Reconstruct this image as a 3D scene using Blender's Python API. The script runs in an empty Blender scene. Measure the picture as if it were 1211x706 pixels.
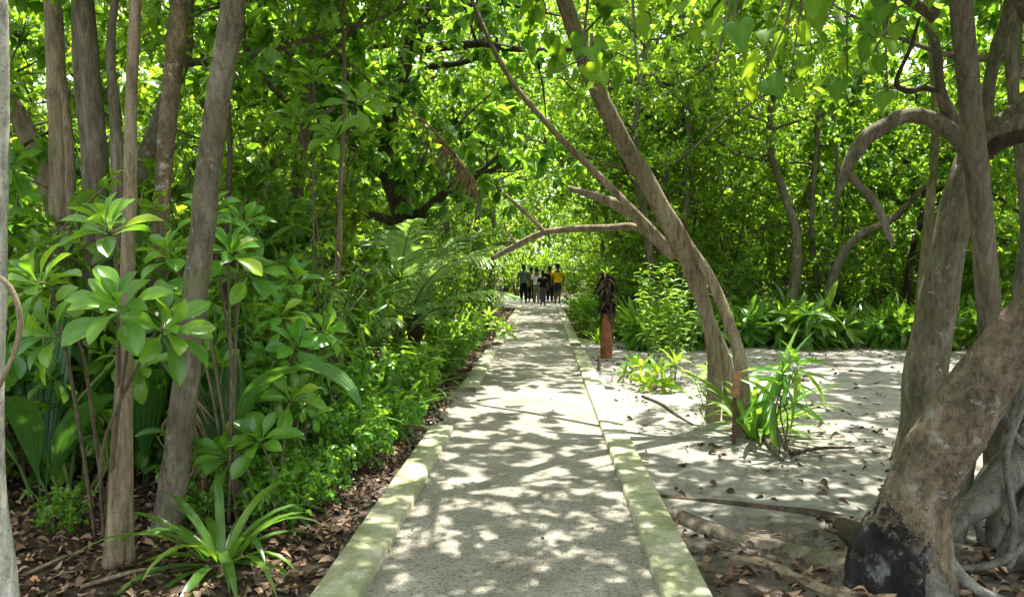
import bpy, bmesh, math
import numpy as np
from mathutils import Vector, Matrix, Euler

# ------------------------------------------------------------------ scene, camera, light
scene = bpy.context.scene
COL = scene.collection
PI = math.pi
FPX, CAM_H = 880.0, 1.60
YAW, PITCH = math.atan(36.5 / FPX), math.atan(35.0 / FPX)
cam_d = bpy.data.cameras.new('camera')
cam = bpy.data.objects.new('camera', cam_d)
COL.objects.link(cam)
cam_d.sensor_fit = 'HORIZONTAL'
cam_d.sensor_width = 36.0
cam_d.lens = 36.0 * FPX / 1211.0
cam_d.clip_end = 600
cam_d.clip_start = 0.05
cam.location = (0, 0, CAM_H)
cam.rotation_euler = (PI / 2 - PITCH, 0, YAW)
scene.camera = cam
_R = np.array(Euler((PI / 2 - PITCH, 0, YAW)).to_matrix())


def P(px, py, D):
    """world point at distance D (world Y) seen at a pixel of the photograph"""
    v = _R @ np.array([(px - 605.5) / FPX, -(py - 353.0) / FPX, -1.0])
    v = v * (D / v[1])
    return np.array([v[0], v[1], v[2] + CAM_H])


def GP(px, py):
    v = _R @ np.array([(px - 605.5) / FPX, -(py - 353.0) / FPX, -1.0])
    k = -CAM_H / v[2]
    return np.array([v[0] * k, v[1] * k, 0.0])


SUN_EL, SUN_AZ = math.radians(70), math.radians(16)      # azimuth clockwise from +Y (ahead)
world = bpy.data.worlds.new('World')
scene.world = world
world.use_nodes = True
wn = world.node_tree
bg = wn.nodes['Background']
sky = wn.nodes.new('ShaderNodeTexSky')
sky.sky_type = 'NISHITA'
sky.sun_disc = False
sky.sun_elevation = SUN_EL
sky.sun_rotation = SUN_AZ
sky.dust_density = 2.0
shs = wn.nodes.new('ShaderNodeHueSaturation')      # hazy white tropical sky
shs.inputs['Saturation'].default_value = .3
wn.links.new(sky.outputs[0], shs.inputs['Color'])
wn.links.new(shs.outputs[0], bg.inputs[0])
bg.inputs[1].default_value = 0.15
sl = bpy.data.lights.new('sun', 'SUN')
sl.energy = 3.3
sl.angle = math.radians(0.55)
sl.color = (1.0, 0.955, 0.87)
sun = bpy.data.objects.new('sun', sl)
COL.objects.link(sun)
sdir = Vector((math.sin(SUN_AZ) * math.cos(SUN_EL), math.cos(SUN_AZ) * math.cos(SUN_EL), math.sin(SUN_EL)))
sun.rotation_euler = sdir.to_track_quat('Z', 'Y').to_euler()
sun.location = (0, 0, 40)
vs = scene.view_settings
vs.view_transform = 'Standard'
vs.look = 'None'
vs.gamma = 1.0
vs.use_curve_mapping = False
vs.exposure = 2.6
cy = scene.cycles
cy.max_bounces = 10
cy.diffuse_bounces = 6
cy.glossy_bounces = 2
cy.transmission_bounces = 6
cy.transparent_max_bounces = 4
cy.caustics_reflective = False
cy.caustics_refractive = False
cy.use_denoising = True
cy.sample_clamp_indirect = 6.0


# ------------------------------------------------------------------ materials
def srgb(r, g, b):
    f = lambda c: (c / 255 / 12.92) if c / 255 <= 0.04045 else ((c / 255 + 0.055) / 1.055) ** 2.4
    return (f(r), f(g), f(b), 1.0)


def newmat(name):
    m = bpy.data.materials.new(name)
    m.use_nodes = True
    nt = m.node_tree
    return m, nt, nt.nodes['Principled BSDF']


def ramp(nt, stops):
    n = nt.nodes.new('ShaderNodeValToRGB')
    e = n.color_ramp.elements
    e[0].position, e[0].color = stops[0][0], (*stops[0][1][:3], 1)
    e[1].position, e[1].color = stops[-1][0], (*stops[-1][1][:3], 1)
    for p, c in stops[1:-1]:
        k = e.new(p)
        k.color = (*c[:3], 1)
    return n


def noise(nt, scale, detail=4, rough=0.55, vec=None, dist=0.0):
    n = nt.nodes.new('ShaderNodeTexNoise')
    n.inputs['Scale'].default_value = scale
    n.inputs['Detail'].default_value = detail
    n.inputs['Roughness'].default_value = rough
    n.inputs['Distortion'].default_value = dist
    if vec is not None:
        nt.links.new(vec, n.inputs['Vector'])
    return n


def mixc(nt, fac, a, b, mode='MIX'):
    n = nt.nodes.new('ShaderNodeMix')
    n.data_type = 'RGBA'
    n.blend_type = mode
    for s, v in ((0, fac), (6, a), (7, b)):
        if hasattr(v, 'is_output'):
            nt.links.new(v, n.inputs[s])
        elif isinstance(v, (int, float)):
            n.inputs[s].default_value = v
        else:
            n.inputs[s].default_value = (*v[:3], 1)
    return n.outputs[2]


def math_n(nt, op, a, b=None, c=None, clamp=False):
    n = nt.nodes.new('ShaderNodeMath')
    n.operation = op
    n.use_clamp = clamp
    for i, v in enumerate((a, b, c)):
        if v is None:
            continue
        if hasattr(v, 'is_output'):
            nt.links.new(v, n.inputs[i])
        else:
            n.inputs[i].default_value = v
    return n.outputs[0]


def bump(nt, height, strength, dist, bsdf):
    b = nt.nodes.new('ShaderNodeBump')
    b.inputs['Strength'].default_value = strength
    b.inputs['Distance'].default_value = dist
    nt.links.new(height, b.inputs['Height'])
    nt.links.new(b.outputs[0], bsdf.inputs['Normal'])


def leaf_mat(name, dark, mid, light, trans, tf=0.42, rough=0.42, spec=0.35):
    """leaf: per-leaf colour from the 'tone' attribute, light passing through the blade"""
    m, nt, p = newmat(name)
    at = nt.nodes.new('ShaderNodeAttribute')
    at.attribute_name = 'tone'
    oi = nt.nodes.new('ShaderNodeObjectInfo')
    r = ramp(nt, [(0.0, dark), (0.5, mid), (0.93, light), (1.0, (light[0] * 1.9, light[1] * 1.25, light[2]))])
    nt.links.new(at.outputs['Fac'], r.inputs[0])
    hs = nt.nodes.new('ShaderNodeHueSaturation')
    nt.links.new(r.outputs[0], hs.inputs['Color'])
    nt.links.new(math_n(nt, 'MULTIPLY_ADD', oi.outputs['Random'], 0.035, 0.4825), hs.inputs['Hue'])
    nt.links.new(math_n(nt, 'MULTIPLY_ADD', oi.outputs['Random'], 0.4, 0.8), hs.inputs['Value'])
    nt.links.new(hs.outputs[0], p.inputs['Base Color'])
    p.inputs['Roughness'].default_value = rough
    p.inputs['Specular IOR Level'].default_value = spec
    tr = nt.nodes.new('ShaderNodeBsdfTranslucent')
    rt = ramp(nt, [(0.0, (trans[0] * 0.45, trans[1] * 0.55, trans[2] * 0.5)), (0.6, trans), (1.0, (trans[0] * 1.5, trans[1] * 1.2, trans[2]))])
    nt.links.new(at.outputs['Fac'], rt.inputs[0])
    nt.links.new(rt.outputs[0], tr.inputs['Color'])
    mx = nt.nodes.new('ShaderNodeMixShader')
    mx.inputs[0].default_value = tf
    nt.links.new(p.outputs[0], mx.inputs[1])
    nt.links.new(tr.outputs[0], mx.inputs[2])
    nt.links.new(mx.outputs[0], nt.nodes['Material Output'].inputs[0])
    return m


def bark_mat(name, c1, c2, c3, scale=6.0, stretch=0.25, moss=None, patch=None, patch_lo=0.58, bstr=0.6, bd=0.02):
    m, nt, p = newmat(name)
    tc = nt.nodes.new('ShaderNodeTexCoord')
    mp = nt.nodes.new('ShaderNodeMapping')
    mp.inputs['Scale'].default_value = (1, 1, stretch)
    nt.links.new(tc.outputs['Object'], mp.inputs[0])
    n1 = noise(nt, scale, 6, 0.6, mp.outputs[0], 0.4)
    n2 = noise(nt, scale * 5, 5, 0.65, mp.outputs[0])
    n3 = noise(nt, scale * 0.55, 4, 0.6, tc.outputs['Object'], 0.8)
    r = ramp(nt, [(0.3, c1), (0.52, c2), (0.72, c3)])
    nt.links.new(n1.outputs['Fac'], r.inputs[0])
    dk = ramp(nt, [(0.36, (0.28, 0.27, 0.25)), (0.5, (0.85, 0.85, 0.85)), (0.68, (1.3, 1.3, 1.3))])
    nt.links.new(n2.outputs['Fac'], dk.inputs[0])
    col = mixc(nt, 0.62, r.outputs[0], dk.outputs[0], 'MULTIPLY')
    n5 = noise(nt, scale * 14, 4, 0.7, tc.outputs['Object'])
    sk = ramp(nt, [(0.36, (0.35, 0.34, 0.32)), (0.46, (1, 1, 1)), (0.62, (1, 1, 1)), (0.70, (1.45, 1.45, 1.4))])
    nt.links.new(n5.outputs['Fac'], sk.inputs[0])
    col = mixc(nt, 0.7, col, sk.outputs[0], 'MULTIPLY')
    if patch is not None:
        rp = ramp(nt, [(patch_lo, (0, 0, 0)), (patch_lo + 0.06, (1, 1, 1))])
        n4 = noise(nt, scale * 1.3, 6, 0.7, tc.outputs['Object'], 0.3)
        nt.links.new(n4.outputs['Fac'], rp.inputs[0])
        col = mixc(nt, rp.outputs[0], col, patch)
    if moss is not None:
        rm = ramp(nt, [(0.55, (0, 0, 0)), (0.7, (0.75, 0.75, 0.75))])
        nt.links.new(n3.outputs['Fac'], rm.inputs[0])
        col = mixc(nt, rm.outputs[0], col, moss)
    nt.links.new(col, p.inputs['Base Color'])
    p.inputs['Roughness'].default_value = 0.9
    p.inputs['Specular IOR Level'].default_value = 0.15
    bump(nt, math_n(nt, 'ADD', math_n(nt, 'ADD', math_n(nt, 'MULTIPLY', n2.outputs['Fac'], 0.7), math_n(nt, 'MULTIPLY', n5.outputs['Fac'], 0.25)), n1.outputs['Fac']), bstr * 1.3, bd * 1.4, p)
    return m


def plain_mat(name, col, rough=0.8, var=0.25, scale=20.0, spec=0.2, bs=0.3, bd=0.005):
    m, nt, p = newmat(name)
    tc = nt.nodes.new('ShaderNodeTexCoord')
    n = noise(nt, scale, 5, 0.6, tc.outputs['Object'])
    lo = tuple(c * (1 - var) for c in col[:3])
    hi = tuple(min(1, c * (1 + var)) for c in col[:3])
    r = ramp(nt, [(0.35, lo), (0.65, hi)])
    nt.links.new(n.outputs['Fac'], r.inputs[0])
    nt.links.new(r.outputs[0], p.inputs['Base Color'])
    p.inputs['Roughness'].default_value = rough
    p.inputs['Specular IOR Level'].default_value = spec
    bump(nt, n.outputs['Fac'], bs, bd, p)
    return m


def litter_mat(name, stops):
    m, nt, p = newmat(name)
    at = nt.nodes.new('ShaderNodeAttribute')
    at.attribute_name = 'tone'
    r = ramp(nt, stops)
    nt.links.new(at.outputs['Fac'], r.inputs[0])
    nt.links.new(r.outputs[0], p.inputs['Base Color'])
    p.inputs['Roughness'].default_value = 0.75
    p.inputs['Specular IOR Level'].default_value = 0.2
    return m


M = {}
M['lime'] = leaf_mat('lime_leaf', (.044, .115, .011), (.084, .200, .017), (.15, .285, .024), (.39, .64, .035), .48)
M['mid'] = leaf_mat('mid_leaf', (.036, .096, .013), (.070, .168, .018), (.128, .245, .025), (.33, .56, .03), .46)
M['dark'] = leaf_mat('dark_leaf', (.030, .092, .016), (.058, .155, .023), (.11, .225, .030), (.29, .55, .035), .45, .36, .45)
M['rosette'] = leaf_mat('rosette_leaf', (.040, .124, .014), (.074, .198, .020), (.13, .28, .026), (.28, .54, .03), .40, .30, .5)
M['strap'] = leaf_mat('strap_leaf', (.034, .102, .016), (.064, .165, .022), (.12, .25, .028), (.26, .50, .03), .40, .30, .5)
M['heart'] = leaf_mat('heart_leaf', (.030, .088, .012), (.054, .135, .016), (.10, .20, .020), (.30, .50, .020), .50, .6, .15)
M['frond'] = leaf_mat('frond_leaf', (.13, .24, .07), (.22, .36, .12), (.33, .47, .18), (.34, .56, .10), .32, .30, .5)
M['pleat'] = leaf_mat('pleated_leaf', (.030, .090, .020), (.055, .145, .030), (.10, .22, .04), (.18, .40, .04), .32, .35, .4)
M['drystraw'] = plain_mat('dry_frond', (.20, .13, .07), .8, .4, 9)
M['twig'] = plain_mat('twig_bark', (.11, .085, .055), .9, .35, 14)
M['greenstem'] = plain_mat('green_stem', (.11, .16, .04), .6, .3, 12)
M['bark_grey'] = bark_mat('grey_bark', (.085, .074, .046), (.15, .132, .09), (.235, .212, .155), 7, .3, (.12, .13, .05), (.34, .33, .29), .62)
M['bark_tan'] = bark_mat('tan_bark', (.125, .098, .058), (.215, .172, .108), (.32, .27, .185), 7, .16, None, None)
M['bark_brown'] = bark_mat('brown_bark', (.078, .064, .043), (.14, .118, .083), (.225, .20, .15), 7, .2, (.09, .10, .035))
M['bark_dark'] = bark_mat('dark_bark', (.035, .028, .02), (.065, .05, .035), (.12, .095, .065), 6, .25, (.06, .075, .025))
M['bark_white'] = bark_mat('white_bark', (.26, .25, .20), (.40, .39, .33), (.50, .49, .43), 6, .5, (.2, .2, .12), (.16, .14, .11), .60, .3, .006)
M['bark_mottled'] = bark_mat('mottled_bark', (.10, .084, .06), (.25, .20, .125), (.42, .365, .265), 6.5, .55, (.075, .066, .045), (.38, .355, .30), .57, 1.0, .05)
M['bark_patchy'] = bark_mat('patchy_bark', (.13, .095, .055), (.23, .175, .11), (.33, .28, .20), 6, .5, (.10, .10, .05), (.42, .39, .31), .58, .7, .03)
M['bark_ash'] = bark_mat('pale_root_bark', (.07, .067, .052), (.13, .125, .10), (.21, .205, .17), 5, .4)
M['char'] = bark_mat('charred_bark', (.010, .009, .008), (.022, .020, .019), (.05, .047, .045), 6, .8, None, (.20, .20, .20), .64, .9, .03)


def burnt(m):
    nt = m.node_tree
    p = nt.nodes['Principled BSDF']
    old = p.inputs['Base Color'].links[0].from_socket
    at = nt.nodes.new('ShaderNodeAttribute')
    at.attribute_name = 'tone'
    tc = nt.nodes.new('ShaderNodeTexCoord')
    n = noise(nt, 13, 9, .75, tc.outputs['Object'], .8)
    n2 = noise(nt, 7, 6, .75, tc.outputs['Object'])
    r = ramp(nt, [(.40, (.012, .011, .010)), (.56, (.03, .028, .026)), (.64, (.16, .165, .165)), (.75, (.30, .30, .29))])
    nt.links.new(n2.outputs['Fac'], r.inputs[0])
    f = math_n(nt, 'MULTIPLY_ADD', math_n(nt, 'SUBTRACT', math_n(nt, 'MULTIPLY_ADD', n.outputs['Fac'], 2.2, -1.1), math_n(nt, 'SUBTRACT', .5, at.outputs['Fac'])), 5, .5, True)
    nt.links.new(mixc(nt, f, old, r.outputs[0]), p.inputs['Base Color'])


burnt(M['bark_mottled'])


# ------------------------------------------------------------------ mesh building
class Geo:
    def __init__(s):
        s.v, s.t, s.q, s.tr, s.n = [], [], [], [], 0
        s.qm, s.tm = [], []

    def add(s, v, quads=None, tris=None, tone=0.5, mat=0):
        v = np.asarray(v, dtype=np.float64).reshape(-1, 3)
        if quads is not None and len(quads):
            q = np.asarray(quads, dtype=np.int64).reshape(-1, 4) + s.n
            s.q.append(q); s.qm.append(np.full(len(q), mat, np.int32))
        if tris is not None and len(tris):
            t = np.asarray(tris, dtype=np.int64).reshape(-1, 3) + s.n
            s.t.append(t); s.tm.append(np.full(len(t), mat, np.int32))
        s.v.append(v)
        s.tr.append(np.broadcast_to(np.asarray(tone, dtype=np.float32), (len(v),)))
        s.n += len(v)

    def mesh(s, name, mats, smooth=True):
        me = bpy.data.meshes.new(name)
        v = np.concatenate(s.v)
        q = np.concatenate(s.q) if s.q else np.zeros((0, 4), np.int64)
        t = np.concatenate(s.t) if s.t else np.zeros((0, 3), np.int64)
        me.vertices.add(len(v))
        me.vertices.foreach_set('co', v.ravel())
        nl = len(q) * 4 + len(t) * 3
        me.loops.add(nl)
        me.loops.foreach_set('vertex_index', np.concatenate([q.ravel(), t.ravel()]).astype(np.int32))
        nf = len(q) + len(t)
        me.polygons.add(nf)
        ls = np.concatenate([np.arange(len(q)) * 4, len(q) * 4 + np.arange(len(t)) * 3]).astype(np.int32)
        me.polygons.foreach_set('loop_start', ls)
        mi = np.concatenate((s.qm or [np.zeros(0, np.int32)]) + (s.tm or [np.zeros(0, np.int32)]))
        me.polygons.foreach_set('material_index', mi.astype(np.int32))
        me.polygons.foreach_set('use_smooth', np.full(nf, smooth))
        a = me.attributes.new('tone', 'FLOAT', 'POINT')
        a.data.foreach_set('value', np.concatenate(s.tr).astype(np.float32))
        for m in (mats if isinstance(mats, (list, tuple)) else [mats]):
            me.materials.append(m)
        me.update(calc_edges=True)
        me.validate()
        return me

    def build(s, name, mats, parent=None, smooth=True):
        o = bpy.data.objects.new(name, s.mesh(name, mats, smooth))
        COL.objects.link(o)
        o.parent = parent
        return o


def tag(o, label=None, cat=None, group=None, kind=None):
    if label:
        o['label'] = label
    if cat:
        o['category'] = cat
    if group:
        o['group'] = group
    if kind:
        o['kind'] = kind
    return o


def empty(name, loc, label=None, cat=None, group=None, rz=0.0, sc=1.0):
    o = bpy.data.objects.new(name, None)
    COL.objects.link(o)
    o.empty_display_size = 0.2
    o.location = loc
    o.rotation_euler = (0, 0, rz)
    o.scale = (sc, sc, sc)
    return tag(o, label, cat, group)


KIDS = {}


def copy_tree(o, loc, rz, sc, label, group=None):
    """a copy of a thing and of its parts (mesh data shared)"""
    c = o.copy()
    COL.objects.link(c)
    c.location = loc
    c.rotation_euler = (0, 0, rz)
    c.scale = (sc, sc, sc) if not hasattr(sc, '__len__') else sc
    c['label'] = label
    if group:
        c['group'] = group
    for ch in KIDS[o.name]:
        d = ch.copy()
        COL.objects.link(d)
        d.parent = c
    return c


def unit(v):
    v = np.asarray(v, dtype=float)
    return v / (np.linalg.norm(v, axis=-1, keepdims=True) + 1e-9)


def catmull(pts, n):
    pts = np.asarray(pts, dtype=float)
    if len(pts) < 3:
        t = np.linspace(0, 1, n)[:, None]
        return pts[0] * (1 - t) + pts[-1] * t
    p = np.vstack([2 * pts[0] - pts[1], pts, 2 * pts[-1] - pts[-2]])
    seg = len(pts) - 1
    u = np.linspace(0, seg - 1e-9, n)
    i = u.astype(int)
    t = (u - i)[:, None]
    a, b, c, d = p[i], p[i + 1], p[i + 2], p[i + 3]
    return 0.5 * (2 * b + (c - a) * t + (2 * a - 5 * b + 4 * c - d) * t * t + (3 * b - a - 3 * c + d) * t ** 3)


def tube(g, pts, rad, sides=8, lump=0.0, rng=None, tone=0.5, mat=0, cap=True, flute=0.0):
    pts = np.asarray(pts, dtype=float)
    n = len(pts)
    rad = np.broadcast_to(np.asarray(rad, dtype=float), (n,))
    tan = unit(np.gradient(pts, axis=0))
    ref = np.array([0.0, 0, 1]) if abs(tan[0][2]) < 0.9 else np.array([1.0, 0, 0])
    X = np.zeros((n, 3))
    x = unit(np.cross(ref, tan[0]))
    for i in range(n):
        x = unit(x - tan[i] * np.dot(x, tan[i]))
        X[i] = x
    Y = np.cross(tan, X)
    a = np.arange(sides) * 2 * PI / sides
    rr = np.repeat(rad[:, None], sides, 1)
    if lump and rng is not None:
        s = np.concatenate([[0], np.cumsum(np.linalg.norm(np.diff(pts, axis=0), axis=1))])[:, None]
        w = np.zeros((n, sides))
        for k in range(6):
            w += np.sin(a[None] * rng.integers(0, 4) + s * rng.uniform(1.5, 14) + rng.uniform(0, 6.3)) / 2.4
        rr = rr * (1 + lump * w)
    if flute and rng is not None:
        ph = rng.uniform(0, 6.3)
        rr = rr * (1 + flute * np.cos(a * 3 + ph)[None] + flute * .6 * np.cos(a * 5 + ph * 2)[None])
    v = pts[:, None] + rr[..., None] * (np.cos(a)[None, :, None] * X[:, None] + np.sin(a)[None, :, None] * Y[:, None])
    i = np.arange(n - 1)[:, None] * sides
    j = np.arange(sides)[None]
    j2 = (j + 1) % sides
    q = np.stack([i + j, i + j2, i + sides + j2, i + sides + j], -1).reshape(-1, 4)
    vv = v.reshape(-1, 3)
    tr = None
    if cap:
        vv = np.vstack([vv, pts[-1] + tan[-1] * rad[-1] * 0.5, pts[0]])
        b = (n - 1) * sides
        k = np.arange(sides)
        tr = np.concatenate([np.stack([b + k, b + (k + 1) % sides, np.full(sides, n * sides)], -1),
                             np.stack([(k + 1) % sides, k, np.full(sides, n * sides + 1)], -1)])
    g.add(vv, q, tr, tone, mat)


# leaf templates: unit length along +Y, blade normal +Z
def blade(profile, rows, fold=0.18, droop=0.15, cols=1, wave=0.0):
    """profile(t) half width; cols columns on each side of the midrib"""
    t = np.linspace(0, 1, rows)
    w = np.array([profile(x) for x in t])
    c = np.linspace(-1, 1, 2 * cols + 1)
    X = w[:, None] * c[None]
    Y = np.repeat(t[:, None], len(c), 1)
    Z = np.abs(X) * fold * 2 - droop * t[:, None] ** 2 + wave * w[:, None] * np.sin(t[:, None] * 22 + c[None] * 3) * np.abs(c[None])
    # keep the length when drooping
    Y = Y - droop ** 2 * 0.5 * t[:, None] ** 3
    v = np.stack([X, Y, Z], -1).reshape(-1, 3)
    m = len(c)
    i = np.arange(rows - 1)[:, None] * m
    j = np.arange(m - 1)[None]
    q = np.stack([i + j, i + j + 1, i + m + j + 1, i + m + j], -1).reshape(-1, 4)
    return v, q


def prof_ovate(t):
    return 0.30 * (math.sin(PI * min(1, t) ** 0.75) ** 0.85 if 0 < t < 1 else 0.0) + 0.004


def prof_diam(t):
    return 0.26 * max(0.0, math.sin(PI * t)) + 0.003


def prof_heart(t):
    if t < 0.06:
        return 0.02 + t * 5.5
    return 0.46 * max(0.0, (1 - t)) ** 0.62 * (1 - 0.25 * math.exp(-((t - 0.05) / 0.12) ** 2)) + 0.004


def prof_spat(t):
    if t < 0.25:
        return 0.022 + 0.05 * t
    s = (t - 0.25) / 0.75
    return 0.035 + 0.175 * (math.sin(PI * min(1, s * 0.97) ** 1.35)) ** 0.8 if s < 1 else 0.03


def prof_strap(t):
    return 0.045 * (1 - t ** 3) ** 0.8 * (0.8 + 0.5 * t * (1 - t) * 2) + 0.002


def prof_lance(t):
    return 0.085 * max(0.0, math.sin(PI * (0.06 + 0.94 * t))) ** 0.8 + 0.003


def diamond():
    v = np.array([[0, 0, 0], [.27, .42, .09], [0, 1, -.06], [-.27, .42, .09], [0, .45, 0.0]])
    return v, np.array([[0, 1, 4, 4], [4, 1, 2, 2], [4, 2, 3, 3], [0, 4, 3, 3]])[:, :3]


def heart_blade():
    o = np.array([(0, 0), (.20, -.11), (.38, -.07), (.47, .10), (.46, .28), (.36, .50), (.20, .73), (.07, .90), (0, 1)])
    m = np.array([0, .02, .07, .17, .31, .50, .71, .88, 1])
    n = len(m)
    z = lambda x, y: np.abs(x) * .28 - .25 * np.maximum(y, 0) ** 2
    q3 = (o + np.stack([np.zeros(n), m], 1)) / 2
    cols = [np.stack([-o[:, 0], o[:, 1], z(o[:, 0], o[:, 1]) - .05 * (o[:, 0] > .3)], 1), np.stack([-q3[:, 0], q3[:, 1], z(q3[:, 0], q3[:, 1]) + .02], 1),
            np.stack([0 * m, m, z(0 * m, m)], 1), np.stack([q3[:, 0], q3[:, 1], z(q3[:, 0], q3[:, 1]) + .02], 1), np.stack([o[:, 0], o[:, 1], z(o[:, 0], o[:, 1]) - .05 * (o[:, 0] > .3)], 1)]
    v = np.stack(cols, 1).reshape(-1, 3)
    i = np.arange(n - 1)[:, None] * 5
    j = np.arange(4)[None]
    return v, np.stack([i + j, i + j + 1, i + 5 + j + 1, i + 5 + j], -1).reshape(-1, 4)


LT = {
    'tiny': (np.array([[0, 0, 0], [.28, .42, .07], [0, 1, -.08], [-.28, .42, .07]]), np.array([[0, 1, 2, 3]])),
    'ovate': blade(prof_ovate, 5, .22, .22),
    'heart': heart_blade(),
    'spat': blade(prof_spat, 10, .26, .34, 2, .05),
    'lance': blade(prof_lance, 7, .25, .35),
}


def leaves(g, kind, pos, dr, up, size, tone, mat=0, width=1.0):
    v, f = LT[kind] if isinstance(kind, str) else kind
    pos = np.asarray(pos, float)
    N = len(pos)
    Y = unit(dr)
    X = unit(np.cross(Y, up))
    Z = np.cross(X, Y)
    size = np.broadcast_to(np.asarray(size, float), (N,))
    w = np.broadcast_to(np.asarray(width, float), (N,))
    V = pos[:, None] + size[:, None, None] * (v[None, :, 0:1] * w[:, None, None] * X[:, None] + v[None, :, 1:2] * Y[:, None] + v[None, :, 2:3] * Z[:, None])
    nv = len(v)
    F = (f[None] + (np.arange(N) * nv)[:, None, None]).reshape(-1, f.shape[1])
    T = np.repeat(np.broadcast_to(np.asarray(tone, np.float32), (N,)), nv)
    if nv > 12:                                         # paler midrib, darker margin
        T = np.where(T > .97, T, np.clip(T + np.tile(np.where(np.abs(v[:, 0]) < 1e-6, .16, -.05), N), 0, .94))
    if f.shape[1] == 4:
        g.add(V.reshape(-1, 3), F, None, T, mat)
    else:
        g.add(V.reshape(-1, 3), None, F, T, mat)


def rnd_unit(rng, n):
    return unit(rng.normal(size=(n, 3)))


def strap_leaf(g, base, az, L, w, rise, bend, tone, rng, mat=0, rows=10, fold=.35):
    """one long arching leaf; rise: starting elevation (rad), bend: how far it turns down"""
    t = np.linspace(0, 1, rows)
    el = rise - bend * t ** 1.4
    d = np.stack([np.cos(az + .25 * t * math.sin(az * 7)) * np.cos(el), np.sin(az + .25 * t * math.sin(az * 7)) * np.cos(el), np.sin(el)], -1)
    c = np.asarray(base) + np.vstack([np.zeros(3), np.cumsum(d[:-1] * L / (rows - 1), axis=0)])
    side = np.stack([np.full(rows, math.sin(az)), np.full(rows, -math.cos(az)), np.zeros(rows)], -1)
    nrm = np.cross(side, d)
    ww = w * np.array([0.62 + .5 * x if x < .3 else (0.77 * (1 - ((x - .3) / .7) ** 2.2) + .015) for x in t])[:, None]
    v = np.stack([c - side * ww + nrm * ww * fold, c, c + side * ww + nrm * ww * fold], 1).reshape(-1, 3)
    i = np.arange(rows - 1) * 3
    q = np.concatenate([np.stack([i, i + 1, i + 4, i + 3], -1), np.stack([i + 1, i + 2, i + 5, i + 4], -1)])
    g.add(v, q, None, tone, mat)


# ------------------------------------------------------------------ ground
RNG = np.random.default_rng(7)


def vnoise(x, y, seed=0):
    """smooth value noise from a few sines"""
    r = np.random.default_rng(seed)
    s = 0
    for k in range(7):
        a, b, c = r.uniform(-1, 1, 3)
        f = 0.5 * 1.6 ** k
        s = s + np.sin(x * a * f * 2 + y * b * f * 2 + c * 9) / 1.35 ** k
    return s / 3.0


def gz(x, y):
    x = np.asarray(x, float)
    y = np.asarray(y, float)
    off = np.clip(np.maximum(-1.08 - x, x - 0.82), 0, 3)
    return 0.035 * vnoise(x, y, 3) * np.clip(off / .5, 0, 1) + np.where(x < 0, .03 * off, .012 * off)


def axis(*parts):
    return np.unique(np.round(np.concatenate([np.arange(a, b, s) for a, b, s in parts]), 4))


xs = axis((-120, -30, 10), (-30, -8, 1.5), (-8, 10, .14), (10, 30, 1.5), (30, 121, 10))
ys = axis((-40, 0, 4), (0, 20, .14), (20, 50, .8), (50, 260, 12))
GX, GY = np.meshgrid(xs, ys)
v = np.stack([GX, GY, gz(GX, GY)], -1).reshape(-1, 3)
nx = len(xs)
i = np.arange(len(ys) - 1)[:, None] * nx
j = np.arange(nx - 1)[None]
q = np.stack([i + j, i + j + 1, i + nx + j + 1, i + nx + j], -1).reshape(-1, 4)

gm, nt, p = newmat('sand_and_soil')
tc = nt.nodes.new('ShaderNodeTexCoord')
sp = nt.nodes.new('ShaderNodeSeparateXYZ')
nt.links.new(tc.outputs['Object'], sp.inputs[0])
nA = noise(nt, 1.1, 5, .6, tc.outputs['Object'])
nB = noise(nt, 9, 6, .65, tc.outputs['Object'])
nC = noise(nt, 70, 4, .7, tc.outputs['Object'])
nD = noise(nt, 3.2, 5, .6, tc.outputs['Object'])
wob = math_n(nt, 'MULTIPLY_ADD', nA.outputs['Fac'], 2.6, -1.3)
wob2 = math_n(nt, 'MULTIPLY_ADD', nB.outputs['Fac'], .9, -.45)
xx = math_n(nt, 'ADD', sp.outputs[0], math_n(nt, 'ADD', math_n(nt, 'MULTIPLY', wob, .45), wob2))
yy = math_n(nt, 'ADD', sp.outputs[1], math_n(nt, 'ADD', wob, wob2))
# sand: right of the left kerb, nearer than the plant band; and the strip round the far end of the path
left = math_n(nt, 'MULTIPLY_ADD', xx, 1.6, 2.05, True)
far = math_n(nt, 'MULTIPLY_ADD', yy, -.8, 13.9, True)
rootzone = math_n(nt, 'SUBTRACT', 1.0, math_n(nt, 'MULTIPLY', math_n(nt, 'MULTIPLY_ADD', yy, -.9, 4.6, True), .8))
sandm = math_n(nt, 'MULTIPLY', math_n(nt, 'MULTIPLY', left, far), rootzone)
ax = math_n(nt, 'ABSOLUTE', math_n(nt, 'ADD', xx, .13))
strip = math_n(nt, 'MULTIPLY', math_n(nt, 'MULTIPLY_ADD', ax, -1.2, 2.6, True), math_n(nt, 'MULTIPLY_ADD', yy, 1.0, -30, True))
strip = math_n(nt, 'MULTIPLY', strip, math_n(nt, 'MULTIPLY_ADD', yy, -1.0, 44, True))
sandm = math_n(nt, 'MAXIMUM', sandm, strip)
sand = ramp(nt, [(.3, (.175, .166, .136)), (.5, (.25, .24, .205)), (.7, (.325, .315, .275))])
nt.links.new(nB.outputs['Fac'], sand.inputs[0])
spk = ramp(nt, [(.60, (1, 1, 1)), (.68, (.4, .36, .30))])
nt.links.new(nC.outputs['Fac'], spk.inputs[0])
sandc = mixc(nt, .8, sand.outputs[0], spk.outputs[0], 'MULTIPLY')
stn = ramp(nt, [(.52, (1, 1, 1)), (.68, (.60, .56, .47))])
nt.links.new(nD.outputs['Fac'], stn.inputs[0])
sandc = mixc(nt, .7, sandc, stn.outputs[0], 'MULTIPLY')
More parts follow.
